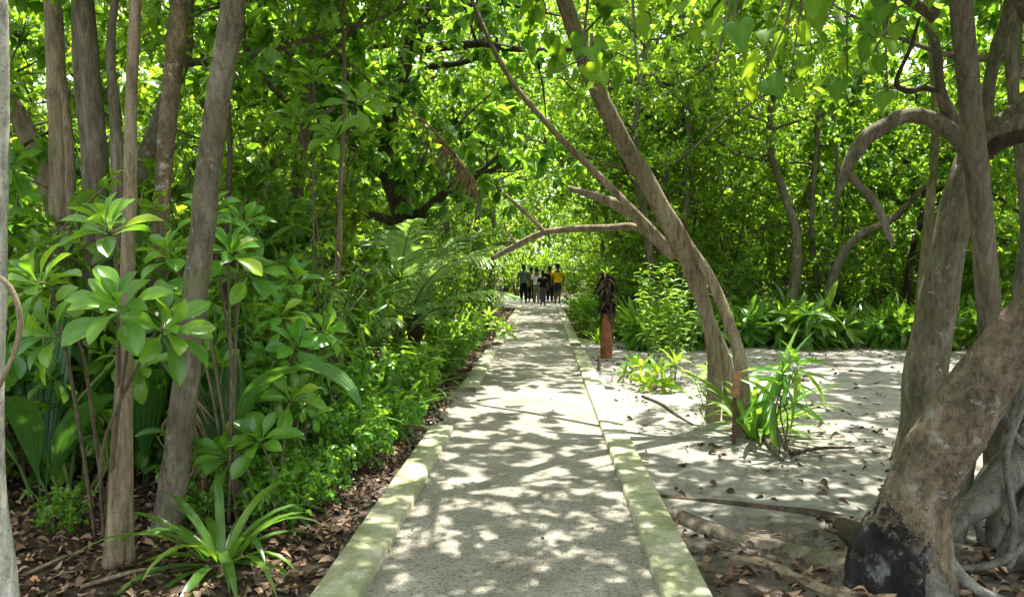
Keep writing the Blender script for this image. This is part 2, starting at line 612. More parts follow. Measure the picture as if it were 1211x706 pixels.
soil = ramp(nt, [(.3, (.022, .016, .011)), (.5, (.055, .040, .027)), (.75, (.12, .088, .06))])
nt.links.new(nB.outputs['Fac'], soil.inputs[0])
nt.links.new(mixc(nt, sandm, soil.outputs[0], sandc), p.inputs['Base Color'])
p.inputs['Roughness'].default_value = .95
p.inputs['Specular IOR Level'].default_value = .1
nF = noise(nt, 3.6, 3, .5, tc.outputs['Object'], .6)
bump(nt, math_n(nt, 'ADD', math_n(nt, 'MULTIPLY', nF.outputs['Fac'], 2.6), math_n(nt, 'ADD', nB.outputs['Fac'], math_n(nt, 'MULTIPLY', nC.outputs['Fac'], .4))), .8, .06, p)
g = Geo()
g.add(v, q)
o = g.build('ground', gm)
tag(o, 'pale sand clearing and dark leafy soil under the trees', None, None, 'structure')

# the path: compacted sandy concrete between the kerbs
pm, nt, p = newmat('path_surface')
tc = nt.nodes.new('ShaderNodeTexCoord')
nB = noise(nt, 2.2, 5, .6, tc.outputs['Object'])
nC = noise(nt, 55, 4, .75, tc.outputs['Object'])
nE = noise(nt, 20, 4, .6, tc.outputs['Object'])
vo = nt.nodes.new('ShaderNodeTexVoronoi')
vo.inputs['Scale'].default_value = 30
nt.links.new(tc.outputs['Object'], vo.inputs['Vector'])
c0 = ramp(nt, [(.3, (.17, .158, .125)), (.55, (.24, .226, .182)), (.75, (.305, .29, .24))])
nt.links.new(nB.outputs['Fac'], c0.inputs[0])
s1 = ramp(nt, [(.38, (.30, .28, .23)), (.50, (1, 1, 1))])
nt.links.new(nC.outputs['Fac'], s1.inputs[0])
s2 = ramp(nt, [(.12, (.16, .14, .11)), (.22, (1, 1, 1))])
nt.links.new(vo.outputs['Distance'], s2.inputs[0])
gate = ramp(nt, [(.45, (0, 0, 0)), (.6, (1, 1, 1))])
nt.links.new(nE.outputs['Fac'], gate.inputs[0])
cc = mixc(nt, .85, c0.outputs[0], s1.outputs[0], 'MULTIPLY')
cc = mixc(nt, gate.outputs[0], cc, mixc(nt, .85, cc, s2.outputs[0], 'MULTIPLY'))
nt.links.new(cc, p.inputs['Base Color'])
p.inputs['Roughness'].default_value = .92
p.inputs['Specular IOR Level'].default_value = .15
bump(nt, math_n(nt, 'ADD', nC.outputs['Fac'], nE.outputs['Fac']), .6, .012, p)
g = Geo()
px_, py_ = np.linspace(-.885, .59, 9), np.concatenate([np.arange(-4, 20, .25), np.arange(20, 32.1, .5)])
A, B = np.meshgrid(px_, py_)
edge = np.where((B > 7.1) & (B < 9.8) & (A < -.8), -.3, 0)      # sand spills over the buried kerb
Z = .010 + .006 * vnoise(A * 2, B * 2, 9)
A = A + edge
i = np.arange(len(py_) - 1)[:, None] * 9
j = np.arange(8)[None]
g.add(np.stack([A, B, Z], -1).reshape(-1, 3), np.stack([i + j, i + j + 1, i + 10 + j, i + 9 + j], -1).reshape(-1, 4))
o = g.build('path', pm)
tag(o, 'straight pale grey concrete path dusted with sand', None, None, 'structure')

# kerbs
km, nt, p = newmat('mossy_kerb')
tc = nt.nodes.new('ShaderNodeTexCoord')
n1 = noise(nt, 3.2, 6, .65, tc.outputs['Object'], .5)
n2 = noise(nt, 26, 5, .7, tc.outputs['Object'])
n3 = noise(nt, 9, 5, .7, tc.outputs['Object'], .4)
r1 = ramp(nt, [(.34, (.36, .345, .26)), (.5, (.265, .27, .155)), (.68, (.155, .175, .07))])
nt.links.new(n1.outputs['Fac'], r1.inputs[0])
r2 = ramp(nt, [(.32, (.45, .43, .36)), (.5, (1, 1, 1))])
nt.links.new(n2.outputs['Fac'], r2.inputs[0])
r3 = ramp(nt, [(.58, (0, 0, 0)), (.66, (.8, .8, .8))])
nt.links.new(n3.outputs['Fac'], r3.inputs[0])
c = mixc(nt, .6, r1.outputs[0], r2.outputs[0], 'MULTIPLY')
c = mixc(nt, r3.outputs[0], c, (.42, .41, .34))
nt.links.new(c, p.inputs['Base Color'])
p.inputs['Roughness'].default_value = .9
bump(nt, math_n(nt, 'ADD', n2.outputs['Fac'], n3.outputs['Fac']), .6, .02, p)


def kerb(x0, x1, y0, y1, h, seed, label):
    r = np.random.default_rng(seed)
    n = max(4, int((y1 - y0) / .12))
    yv = np.linspace(y0, y1, n)
    b = .010
    prof = np.array([[x0, -.12], [x0, h - b], [x0 + b, h], [(x0 + x1) / 2, h + .004], [x1 - b, h], [x1, h - b], [x1, -.12]])
    g = Geo()
    m = len(prof)
    V = np.zeros((n, m, 3))
    V[:, :, 0] = prof[None, :, 0] + .003 * vnoise(prof[None, :, 0] * 9, yv[:, None] * 2, seed) + .003 * r.normal(size=(n, m)) * (r.random((n, m)) < .35)
    V[:, :, 1] = yv[:, None] + .02 * np.where((np.arange(n) % (n - 1) == 0)[:, None], r.normal(size=(n, m)), 0)
    V[:, :, 2] = prof[None, :, 1] + .003 * vnoise(prof[None, :, 0] * 7, yv[:, None] * 2, seed + 1) - .010 * (r.random((n, m)) < .03)
    i = np.arange(n - 1)[:, None] * m
    j = np.arange(m - 1)[None]
    g.add(V.reshape(-1, 3), np.stack([i + j, i + m + j, i + m + j + 1, i + j + 1], -1).reshape(-1, 4),
          [[0, k + 1, k] for k in range(1, m - 1)][::-1] + [[(n - 1) * m, (n - 1) * m + k, (n - 1) * m + k + 1] for k in range(1, m - 1)])
    o = g.build('kerb', km)
    return tag(o, label, 'kerb', 'mossy concrete kerbs along the path', 'structure')


kerb(-1.10, -.872, -3, 7.25, .065, 1, 'mossy kerb beside the leaf litter, with a chipped inner edge')
kerb(-1.09, -.865, 9.55, 14.1, .065, 2, 'short mossy kerb on the left between buried gap and path opening')
kerb(-1.06, -.84, 15.5, 31.7, .07, 3, 'far kerb on the shrub side leading to the people, left of path')
kerb(.575, .803, -3, 14.1, .065, 4, 'longest mossy kerb, along the sandy clearing and tree roots')
kerb(.57, .79, 15.4, 31.7, .07, 5, 'far kerb beyond the terracotta pipe, right of path')

# ------------------------------------------------------------------ leaf litter
lm = litter_mat('dry_leaf', [(0, (.035, .022, .014)), (.4, (.085, .052, .030)), (.75, (.17, .11, .065)), (.95, (.33, .23, .15)), (1, (.45, .22, .05))])


def litter(n, x0, x1, y0, y1, s0, s1, seed, name, label, dens=None, lo=0, hi=1):
    r = np.random.default_rng(seed)
    x, y = r.uniform(x0, x1, n), r.uniform(y0, y1, n)
    if dens is not None:
        k = r.random(n) < dens(x, y)
        x, y = x[k], y[k]
    n = len(x)
    g = Geo()
    a = r.uniform(0, 2 * PI, n)
    dr = np.stack([np.cos(a), np.sin(a), r.normal(0, .16, n)], -1)
    up = np.stack([r.normal(0, .45, n), r.normal(0, .45, n), np.ones(n)], -1)
    s = r.uniform(s0, s1, n)
    z = gz(x, y) + r.uniform(.004, .022, n) * (1 + s * 4)
    for k, cv in enumerate((.5, -.35, .9)):
        m = np.arange(n) % 3 == k
        leaves(g, blade(prof_ovate, 5, cv * .5, .35 if k != 1 else -.2), np.stack([x, y, z], -1)[m], dr[m], up[m], s[m], (lo + (hi - lo) * r.random(m.sum()) ** 1.3), 0, r.uniform(.55, 1.1, m.sum()))
    o = g.build(name, lm)
    return tag(o, label, 'leaf litter', None, 'stuff')


litter(34000, -6.5, -1.07, 2.2, 15, .03, .085, 11, 'leaf_litter', 'brown fallen leaves carpeting the soil left of the path',
       lambda x, y: np.clip(np.exp(-(y - 3) / 7) + .15, 0, 1))
litter(4200, .85, 9, 3.6, 16, .02, .10, 12, 'leaf_litter', 'scattered dark dry leaves lying on the pale sand',
       lambda x, y: np.clip(.25 + .9 * (vnoise(x * 1.5, y * 1.5, 21) > .25), 0, 1), 0, .85)
litter(1500, .82, 2.6, 2.4, 4.8, .03, .10, 13, 'leaf_litter', 'brown leaf scraps around the charred trunk base',
       lambda x, y: np.clip(1.2 - (y - 3.4), 0, 1), 0, .9)
litter(900, 1.2, 12, 14.8, 17.5, .05, .14, 14, 'leaf_litter', 'dead leaves under the strap-leaved plants behind the clearing', None, 0, .8)
litter(900, -.82, .56, 2.6, 16, .012, .05, 15, 'leaf_litter', 'tiny dry leaf scraps on the path', lambda x, y: .06 + .9 * np.exp(-((.86 + x) / .07) ** 2) + .6 * np.exp(-((.57 - x) / .06) ** 2), 0, .6)
litter(700, -2.2, -1.07, 15, 30, .05, .12, 16, 'leaf_litter', 'fallen leaves beside the far kerb left of path', None, 0.2, 1)




# ------------------------------------------------------------------ plants: generic builders
def grow(rng, base, top, r0, n_limb, limb_len, n_sub, sub_len, n_twig, twig_len, t0=.35, up=.35, wob=.12, n_pts=12, sides=8, bias=(0, 0, 0), lump=.04):
    """trunk, limbs, branchlets as tubes; returns Geo of wood and arrays of twig start / direction / length"""
    g = Geo()
    base, top = np.asarray(base, float), np.asarray(top, float)
    H = np.linalg.norm(top - base)
    ctl = [base + (top - base) * t + np.array([*rng.normal(0, wob * H * .35, 2), 0]) * math.sin(PI * t) for t in np.linspace(0, 1, 5)]
    tp = catmull(ctl, n_pts)
    tr = r0 * (1 - .72 * np.linspace(0, 1, n_pts)) * (1 + .5 * np.exp(-np.linspace(0, 1, n_pts) * 14))
    tube(g, tp, tr, sides, lump, rng)
    S, Dd, L = [], [], []
    bias = np.asarray(bias, float)
    for a in range(n_limb):
        t = t0 + (1 - t0) * (a + rng.random()) / n_limb
        k = t * (n_pts - 1)
        i0 = min(int(k), n_pts - 2)
        p0 = tp[i0] + (tp[i0 + 1] - tp[i0]) * (k - i0)
        az = a * 2.4 + rng.uniform(-.6, .6)
        d = unit(np.array([math.cos(az), math.sin(az), up + rng.normal(0, .2)]) + bias)
        ll = limb_len * (1.15 - .5 * t) * rng.uniform(.7, 1.2)
        pts = [p0]
        dd = d.copy()
        for s in range(5):
            dd = unit(dd + rng.normal(0, .16, 3) + np.array([0, 0, .05]))
            pts.append(pts[-1] + dd * ll / 5)
        lp = catmull(pts, 8)
        lr = np.interp(t, np.linspace(0, 1, n_pts), tr) * .55
        tube(g, lp, lr * (1 - .75 * np.linspace(0, 1, 8)), 6, .03, rng)
        for b in range(n_sub):
            u = .25 + .75 * (b + rng.random()) / n_sub
            k = u * 7
            i1 = min(int(k), 6)
            q0 = lp[i1] + (lp[i1 + 1] - lp[i1]) * (k - i1)
            sd = unit(unit(lp[i1 + 1] - lp[i1]) * .6 + rnd_unit(rng, 1)[0] * .9 + np.array([0, 0, .12]))
            sl_ = sub_len * rng.uniform(.6, 1.2)
            sp_ = catmull([q0, q0 + sd * sl_ * .5 + rng.normal(0, .05, 3) * sl_, q0 + sd * sl_ + np.array([0, 0, -.12 * sl_])], 5)
            tube(g, sp_, lr * .28 * (1 - .7 * np.linspace(0, 1, 5)), 4)
            for c in range(n_twig):
                w = .15 + .85 * (c + rng.random()) / n_twig
                k = w * 4
                i2 = min(int(k), 3)
                w0 = sp_[i2] + (sp_[i2 + 1] - sp_[i2]) * (k - i2)
                S.append(w0)
                Dd.append(unit(sd * .6 + rnd_unit(rng, 1)[0]))
                L.append(twig_len * rng.uniform(.6, 1.3))
    return g, np.array(S), np.array(Dd), np.array(L)


def foliate(g, rng, S, D, L, per, kind, size, mode='alt', droop=.5, tone=(.1, .9), mat=0, twig_mat=1, twig_r=.004, upj=.55, width=1.0, sizej=.3):
    """leaves along twigs ('alt') or in whorls at twig ends ('whorl'); twigs themselves as thin tubes"""
    T = len(S)
    if mode == 'alt':
        t = np.tile((np.arange(per) + .6) / per, T).reshape(T, per) + rng.uniform(-.3, .3, (T, per)) / per
        pos = S[:, None] + D[:, None] * (L[:, None] * t)[..., None]
        pos[..., 2] -= (.25 * L[:, None] * t ** 2)
        r = rnd_unit(rng, T * per).reshape(T, per, 3)
        dr = D[:, None] * .45 + r * .85
    else:
        pos = np.repeat((S + D * L[:, None])[:, None], per, 1) - D[:, None] * (rng.random((T, per)) * .25 * L[:, None])[..., None]
        h = unit(np.cross(D, rnd_unit(rng, T)))
        h2 = np.cross(D, h)
        a = np.arange(per)[None] * 2.4 + rng.uniform(0, 6, (T, 1)) + rng.normal(0, .2, (T, per))
        el = rng.uniform(.05, .9, (T, per))
        dr = (np.cos(a)[..., None] * h[:, None] + np.sin(a)[..., None] * h2[:, None]) + D[:, None] * el[..., None]
    dr = unit(dr) + np.array([0, 0, -droop]) * rng.uniform(.3, 1.2, (T, per))[..., None]
    up = np.array([0, 0, 1.0]) + rng.normal(0, upj, (T, per, 3))
    clump = rng.normal(0, .2, (T, 1))
    tn = np.clip(rng.uniform(*tone, (T, per)) + clump, 0, 1)
    tn = np.where(rng.random((T, per)) < .004, 1.0, np.minimum(tn, .94))
    sz = size * (1 + rng.uniform(-sizej, sizej, (T, per)))
    leaves(g, kind, pos.reshape(-1, 3), dr.reshape(-1, 3), up.reshape(-1, 3), sz.ravel(), tn.ravel(), mat, width)
    # twigs as 3-sided spindles
    E = S + D * (L * .95)[:, None]
    E[:, 2] -= .22 * L
    x = unit(np.cross(D, [0.31, 0.2, .93]))
    y = np.cross(D, x)
    V = np.stack([S + x * twig_r, S - x * twig_r * .5 + y * twig_r * .87, S - x * twig_r * .5 - y * twig_r * .87, E], 1).reshape(-1, 3)
    b = np.arange(T)[:, None] * 4
    F = np.concatenate([b + np.array([[0, 1, 3]]), b + np.array([[1, 2, 3]]), b + np.array([[2, 0, 3]])])
    g.add(V, None, F, .5, twig_mat)


def plant(name, label, cat, group, loc, wood, wood_mat, fol, fol_mats, wname='trunk', fname='crown', rz=0, sc=1):
    t = empty(name, loc, label, cat, group, rz, sc)
    ch = []
    if wood is not None:
        ch.append(wood.build(wname, wood_mat, t))
    ch.append(fol.build(fname, fol_mats, t))
    KIDS[t.name] = ch
    return t


def tree_geo(seed, h, r0, n_limb, limb, n_sub, sub, n_twig, twig, per, kind, size, mode='alt', t0=.3, up=.35, droop=.5, tone=(.1, .9), bias=(0, 0, 0), lean=(0, 0), **kw):
    r = np.random.default_rng(seed)
    w, S, D, L = grow(r, (0, 0, -.15), (lean[0], lean[1], h), r0, n_limb, limb, n_sub, sub, n_twig, twig, t0, up, bias=bias)
    f = Geo()
    foliate(f, r, S, D, L, per, kind, size, mode, droop, tone, **kw)
    return w, f


def bush_geo(seed, n_stem, h, spread, n_sub, twig, per, kind, size, mode='alt', droop=.4, tone=(.1, .9), low=.1, **kw):
    """several stems from one base, leafy nearly to the ground"""
    r = np.random.default_rng(seed)
    w = Geo()
    S, Dd, L = [], [], []
    for s in range(n_stem):
        az = s * 2.4 + r.uniform(-.4, .4)
        hh = h * r.uniform(.6, 1.05)
        ou = spread * r.uniform(.25, 1.0)
        e = np.array([math.cos(az) * ou, math.sin(az) * ou, hh])
        b = np.array([math.cos(az), math.sin(az), 0]) * r.uniform(.02, .18)
        pts = catmull([b + [0, 0, -.08], b + e * [.25, .25, .4] + [*r.normal(0, .06 * h, 2), 0], b + e * [.65, .65, .75] + [*r.normal(0, .06 * h, 2), 0], b + e], 9)
        tube(w, pts, (.006 + .007 * hh) * (1 - .75 * np.linspace(0, 1, 9)), 5)
        for k in range(n_sub):
            u = low + (1 - low) * (k + r.random()) / n_sub
            i0 = min(int(u * 8), 7)
            S.append(pts[i0] + (pts[i0 + 1] - pts[i0]) * (u * 8 - i0))
            Dd.append(unit(unit(pts[i0 + 1] - pts[i0]) * .45 + rnd_unit(r, 1)[0] + np.array([0, 0, .15])))
            L.append(twig * r.uniform(.6, 1.3) * (1.15 - .5 * u))
    f = Geo()
    foliate(f, r, np.array(S), np.array(Dd), np.array(L), per, kind, size, mode, droop, tone, **kw)
    return w, f


def clump_geo(seed, n, L, w, rise=(.6, 1.45), bend=(1.0, 2.2), tone=(.15, .9), rad=.07, fold=.35, rows=9):
    r = np.random.default_rng(seed)
    g = Geo()
    for k in range(n):
        az = k * 2.4 + r.uniform(-.3, .3)
        strap_leaf(g, (math.cos(az) * r.uniform(0, rad), math.sin(az) * r.uniform(0, rad), -.02), az, L * r.uniform(.6, 1.1), w * r.uniform(.75, 1.2),
                   r.uniform(*rise), r.uniform(*bend), r.uniform(*tone), r, 0, rows, fold)
    return g


def frond(g, base, az, L, rise, bend, rng, n=46, leaf=.5, wl=.02, tone=(.2, .9), mat=0, stem_mat=1, hang=.7):
    """a feathered palm frond: arching midrib with folded leaflets"""
    t = np.linspace(0, 1, 16)
    el = rise - bend * t ** 1.5
    d = np.stack([np.cos(az) * np.cos(el), np.sin(az) * np.cos(el), np.sin(el)], -1)
    c = np.asarray(base, float) + np.vstack([np.zeros(3), np.cumsum(d[:-1] * L / 15, axis=0)])
    tube(g, c, .014 * L / 1.6 * (1 - .85 * t), 5, 0, None, .6, stem_mat)
    for k in range(n):
        u = .16 + .83 * k / (n - 1)
        i0 = min(int(u * 15), 14)
        p0 = c[i0] + (c[i0 + 1] - c[i0]) * (u * 15 - i0)
        side = unit(np.cross(d[i0], [0, 0, 1.0]))
        upv = np.cross(side, d[i0])
        ll = leaf * (math.sin(PI * (.12 + .82 * u)) ** .7) * rng.uniform(.88, 1.1)
        for s in (-1, 1):
            dd = unit(side * s * (1 - .35 * u) + d[i0] * (.45 + .7 * u) + upv * rng.uniform(.05, .3))
            tt = np.linspace(0, 1, 5)
            pts = p0 + dd * (tt * ll)[:, None] + np.array([0, 0, -1.0]) * (hang * ll * .55 * tt ** 2)[:, None]
            nn = unit(np.cross(dd, np.cross(upv, dd)) * s * s)
            ww = wl * np.array([.7, 1, .9, .6, .06])[:, None]
            across = unit(np.cross(np.gradient(pts, axis=0), upv))
            vv = np.stack([pts - across * ww + upv * ww * .35, pts, pts + across * ww + upv * ww * .35], 1).reshape(-1, 3)
            i = np.arange(4) * 3
            g.add(vv, np.concatenate([np.stack([i, i + 1, i + 4, i + 3], -1), np.stack([i + 1, i + 2, i + 5, i + 4], -1)]), None, rng.uniform(*tone), mat)


# ------------------------------------------------------------------ background trees and thickets
SMALL, BROAD, AIRY = {}, {}, {}
LIME, MID, DARK = [M['lime'], M['twig']], [M['mid'], M['twig']], [M['dark'], M['twig']]
# kinds of tree: wood, crown
T_lime = tree_geo(101, 7.5, .11, 17, 2.6, 8, 1.15, 7, .5, 12, 'tiny', .125, t0=.16, up=.35, droop=.7, tone=(.2, .95))
T_lime2 = tree_geo(102, 9.0, .12, 18, 3.0, 8, 1.3, 7, .55, 12, 'tiny', .135, t0=.12, up=.25, droop=.8, tone=(.15, .95))
T_mid = tree_geo(103, 7.0, .12, 14, 2.8, 7, 1.1, 6, .5, 13, 'tiny', .12, t0=.25, up=.3, droop=.6)
T_broad = tree_geo(104, 8.0, .13, 13, 3.3, 7, 1.2, 4, .45, 10, 'ovate', .21, 'whorl', .38, .22, .35)
T_broad2 = tree_geo(105, 7.0, .11, 12, 3.0, 7, 1.1, 4, .4, 9, 'ovate', .19, 'whorl', .3, .25, .35)
T_tall = tree_geo(106, 11.0, .10, 20, 1.5, 6, .8, 6, .55, 13, 'tiny', .10, t0=.08, up=.1, droop=1.1, tone=(.2, .95))
B_lime = bush_geo(111, 12, 2.6, 1.2, 17, .42, 12, 'tiny', .095, tone=(.25, .95))
B_mid = bush_geo(112, 12, 2.2, 1.1, 17, .38, 12, 'tiny', .105)
B_broad = bush_geo(113, 9, 2.0, .9, 7, .3, 9, 'lance', .22, 'whorl', .35)
B_ros = bush_geo(114, 8, 1.5, .75, 4, .25, 12, 'spat', .19, 'whorl', .25)
B_low = bush_geo(115, 9, .75, .5, 7, .2, 9, 'ovate', .10, 'alt', .3, tone=(.3, .95))

first = {}


def put(kind, x, y, rz, sc, label, group, cat='tree', name=None):
    wood, fol, wm, fm, nm, wn_, fn_ = KINDS_[kind]
    z = float(gz(x, y))
    if kind not in first:
        first[kind] = plant(nm, label, cat, group, (x, y, z), wood, wm, fol, fm, wn_, fn_, rz, sc)
        return first[kind]
    return copy_tree(first[kind], (x, y, z), rz, sc, label, group)


B_paddle = bush_geo(116, 11, .75, .35, 4, .12, 5, 'lance', .46, 'whorl', .25, tone=(.25, .95), width=1.35)
KINDS_ = {
    'b_paddle': (*B_paddle, M['greenstem'], [M['strap'], M['greenstem']], 'broad_leaved_plant', 'stem', 'foliage'),
    'lime': (*T_lime, M['bark_grey'], LIME, 'small_leaved_tree', 'trunk', 'crown'),
    'lime2': (*T_lime2, M['bark_brown'], LIME, 'small_leaved_tree', 'trunk', 'crown'),
    'mid': (*T_mid, M['bark_brown'], MID, 'small_leaved_tree', 'trunk', 'crown'),
    'broad': (*T_broad, M['bark_brown'], DARK, 'broad_leaved_tree', 'trunk', 'crown'),
    'broad2': (*T_broad2, M['bark_dark'], MID, 'broad_leaved_tree', 'trunk', 'crown'),
    'tall': (*T_tall, M['bark_grey'], LIME, 'slender_tree', 'trunk', 'crown'),
    'b_lime': (*B_lime, M['twig'], LIME, 'shrub', 'stem', 'foliage'),
    'b_mid': (*B_mid, M['twig'], MID, 'shrub', 'stem', 'foliage'),
    'b_broad': (*B_broad, M['greenstem'], [M['strap'], M['greenstem']], 'shrub', 'stem', 'foliage'),
    'b_ros': (*B_ros, M['greenstem'], [M['rosette'], M['greenstem']], 'rosette_shrub', 'stem', 'foliage'),
    'b_low': (*B_low, M['greenstem'], [M['rosette'], M['greenstem']], 'low_plant', 'stem', 'foliage'),
}
R = np.random.default_rng(2024)


def region(kinds, x0, x1, y0, y1, n, label, group, cat, smin=.8, smax=1.2, mind=1.2, avoid=None, seed=0):
    r = np.random.default_rng(seed)
    pts = []
    tries = 0
    while len(pts) < n and tries < n * 60:
        tries += 1
        x, y = r.uniform(x0, x1), r.uniform(y0, y1)
        if avoid is not None and avoid(x, y):
            continue
        if any((x - a) ** 2 + (y - b) ** 2 < mind ** 2 for a, b in pts):
            continue
        pts.append((x, y))
    for k, (x, y) in enumerate(pts):
        put(kinds[k % len(kinds)], x, y, r.uniform(0, 6.28), r.uniform(smin, smax), label, group, cat)


near_path = lambda x, y: -1.9 < x < 1.6
# behind the clearing, right of the path
region(['lime', 'broad2', 'lime2', 'mid', 'tall'], 3.0, 17, 17.5, 28, 15, 'leafy tree in the sunlit thicket behind the sandy clearing', 'trees of the thicket behind the sandy clearing', 'tree', .85, 1.15, 2.2, None, 31)
region(['b_lime', 'b_mid'], 2.2, 15, 16.6, 20, 13, 'leafy small-leaved shrub behind the strap plants that edge the clearing', 'shrubs behind the clearing', 'shrub', .9, 1.35, 1.3, None, 32)
region(['lime2', 'mid', 'broad2', 'lime'], 10.5, 18, 5, 16, 8, 'small-leaved tree beyond the right side of the clearing, behind the mottled trunk', 'trees right of the clearing', 'tree', .8, 1.1, 2.3, None, 33)
region(['b_mid', 'b_lime'], 9.2, 13, 5, 15.5, 8, 'leafy shrub closing the clearing behind the mottled leaning trunk', 'shrubs right of the clearing', 'shrub', .9, 1.3, 1.4, None, 34)
region(['lime2', 'lime', 'tall'], 2.6, 15, 28, 46, 10, 'tall lime green tree far behind the clearing thicket, right of the people', 'far trees right of the path', 'tree', .9, 1.25, 3, None, 35)
# left of the path
region(['broad', 'mid', 'broad2', 'lime'], -16, -4.8, 8, 20, 11, 'leafy tree in the dense wood to the left of the path', 'trees of the wood left of the path', 'tree', .85, 1.1, 2.1, None, 36)
region(['b_mid', 'b_broad', 'b_lime'], -9, -2.6, 8.2, 17, 16, 'leafy shrub filling the wood floor left of the path', 'shrubs of the wood left of the path', 'shrub', .75, 1.1, 1.0, None, 37)
region(['b_lime', 'b_mid'], -4.2, -2.1, 16.5, 32, 9, 'small-leaved shrub lining the far kerb left of the path', 'shrubs lining the far left kerb', 'shrub', .7, 1.0, 1.2, None, 38)
region(['mid', 'lime2', 'broad', 'lime'], -16, -3.2, 20, 42, 14, 'leafy tree standing far along the left side of the path', 'far trees left of the path', 'tree', .9, 1.2, 2.6, None, 39)
region(['b_mid', 'b_lime'], 1.7, 4.2, 18.5, 32, 9, 'small-leaved shrub lining the far kerb behind the terracotta pipe', 'shrubs lining the far right kerb', 'shrub', .7, 1.0, 1.2, None, 40)
# the end of the path
region(['mid', 'broad2', 'lime2'], -8, 8, 44, 62, 12, 'leafy tree closing the end of the path behind the people', 'trees behind the people', 'tree', .9, 1.2, 2.5, None, 41)
region(['b_mid', 'b_lime'], -6, 6, 39.5, 45, 12, 'shrub at the end of the path just behind the people', 'shrubs behind the people', 'shrub', .9, 1.4, 1.2, None, 42)
# more depth behind them
region(['lime2', 'mid', 'lime', 'broad2'], 4, 24, 29, 44, 16, 'small-leaved tree deep in the wood behind the clearing thicket', 'deep wood right of the path', 'tree', 1.0, 1.3, 2.6, None, 61)
region(['mid', 'lime2', 'broad2', 'lime'], -24, -5, 26, 44, 14, 'leafy tree deep in the wood left of the far path', 'deep wood left of the path', 'tree', 1.0, 1.3, 2.6, None, 62)
region(['b_mid', 'b_lime'], 2.4, 17, 20.5, 26, 18, 'shrub deep under the lime green trees behind the clearing', 'deep shrubs behind the clearing', 'shrub', 1.2, 1.7, 1.5, None, 63)
region(['b_mid', 'b_lime'], -15, -3.4, 16, 26, 18, 'shrub deep under the trees left of the path', 'deep shrubs left of the path', 'shrub', 1.1, 1.6, 1.5, None, 64)
region(['b_broad', 'b_mid', 'b_lime'], -5.2, -3.3, 8.6, 16.2, 9, 'leafy shrub close behind the young palm', 'bright shrubs around the young palm', 'shrub', .55, .85, .9, None, 65)
region(['b_lime', 'b_ros', 'b_mid', 'b_lime'], -5.2, -2.5, 4.9, 8.4, 11, 'leafy bright shrub between the front trunks and the pale crooked stem', 'shrubs between the front trunks and the crooked stem', 'shrub', .55, .95, .75, lambda x, y: x > -2.4 - (y - 4.5) * .05, 66)
for k, (x, y, s, kd) in enumerate(((-3.25, 4.9, 1.0, 'b_ros'), (-2.85, 5.7, .85, 'b_ros'), (-3.7, 6.4, 1.2, 'b_ros'), (-2.75, 6.9, .8, 'b_ros'), (-4.1, 5.5, 1.35, 'b_ros'), (-3.1, 7.8, 1.0, 'b_ros'), (-4.6, 7.2, 1.5, 'b_ros'), (-3.9, 4.5, 1.2, 'b_ros'), (-4.7, 6.2, 1.5, 'b_ros'))):
    put(kd, x, y, k * 1.3, s, 'leafy rosette bush in the undergrowth behind the front trunks', 'rosette bushes behind the front trunks', 'shrub')
for k, (px, D, s, kd) in enumerate(((300, 8.6, 1.35, 'b_broad'), (345, 9.2, 1.5, 'b_mid'), (392, 9.6, 1.0, 'b_mid'), (330, 7.6, 1.0, 'b_broad'), (250, 8.2, 1.4, 'b_mid'), (408, 8.9, .7, 'b_broad'), (290, 7.0, .85, 'b_mid'))):
    put(kd, P(px, 400, D)[0], D, k * 2.1, s, 'tall leafy bush in the green wall behind the pale crooked stem', 'bushes behind the pale crooked stem', 'shrub')
r = np.random.default_rng(71)
for k in range(11):
    put('b_low', -1.42 - r.uniform(0, .55), 8.2 + k * .95 + r.uniform(-.2, .2), k * 1.9, r.uniform(.55, 1.0), 'low leafy plant at the very edge of the path, left of the kerb', 'low plants edging the left kerb', 'plant')
for k in range(7):
    put('b_low', 1.1 + r.uniform(0, .5), 16.4 + k * 1.3, k * 1.9, r.uniform(.8, 1.2), 'low leafy plant beside the far kerb behind the terracotta pipe', 'low plants edging the far right kerb', 'plant')
r = np.random.default_rng(72)
for k in range(17):
    put('b_paddle', 1.9 + k * .52 + r.uniform(-.2, .2), 15.1 + r.uniform(-.4, .9), k * 1.9, r.uniform(.7, 1.15), 'broad paddle-leaved plant among the row at the back of the sandy clearing', 'paddle-leaved plants at the back of the clearing', 'plant')
for k, (px, D, s, kd) in enumerate(((322, 5.5, .55, 'b_ros'), (352, 6.1, .6, 'b_broad'), (398, 6.9, .55, 'b_ros'), (238, 5.2, .7, 'b_ros'), (375, 7.0, .8, 'b_broad'), (300, 6.3, .75, 'b_broad'))):
    put(kd, P(px, 400, D)[0], D, k * 2.3, s, 'small leafy bush on the leaf litter near the thin dark stem', 'small bushes on the leaf litter', 'shrub')
r = np.random.default_rng(73)
for k, (px, D) in enumerate(((330, 4.6), (372, 4.9), (395, 5.4), (420, 5.9), (350, 5.3), (440, 6.4), (462, 6.9), (300, 5.2), (410, 6.5), (445, 7.1), (238, 4.5), (70, 4.3))):
    put('b_low', P(px, 400, D)[0], D, k * 2.3, r.uniform(.32, .62), 'low leafy seedling sprouting from the leaf litter near the kerb end', 'seedlings in the leaf litter', 'plant')
# the wood left of the camera
region(['broad2', 'mid', 'lime2'], -14, -6.0, -1, 7, 5, 'leafy tree deep in the wood beside the grey leaning trunk', 'trees deep in the wood at left', 'tree', .8, 1.05, 2.2, None, 43)
region(['b_mid', 'b_broad'], -8, -4.2, 2.5, 8.2, 9, 'dark leafy shrub behind the front trunks at left', 'shrubs behind the front trunks', 'shrub', .7, 1.0, 1.1, None, 44)

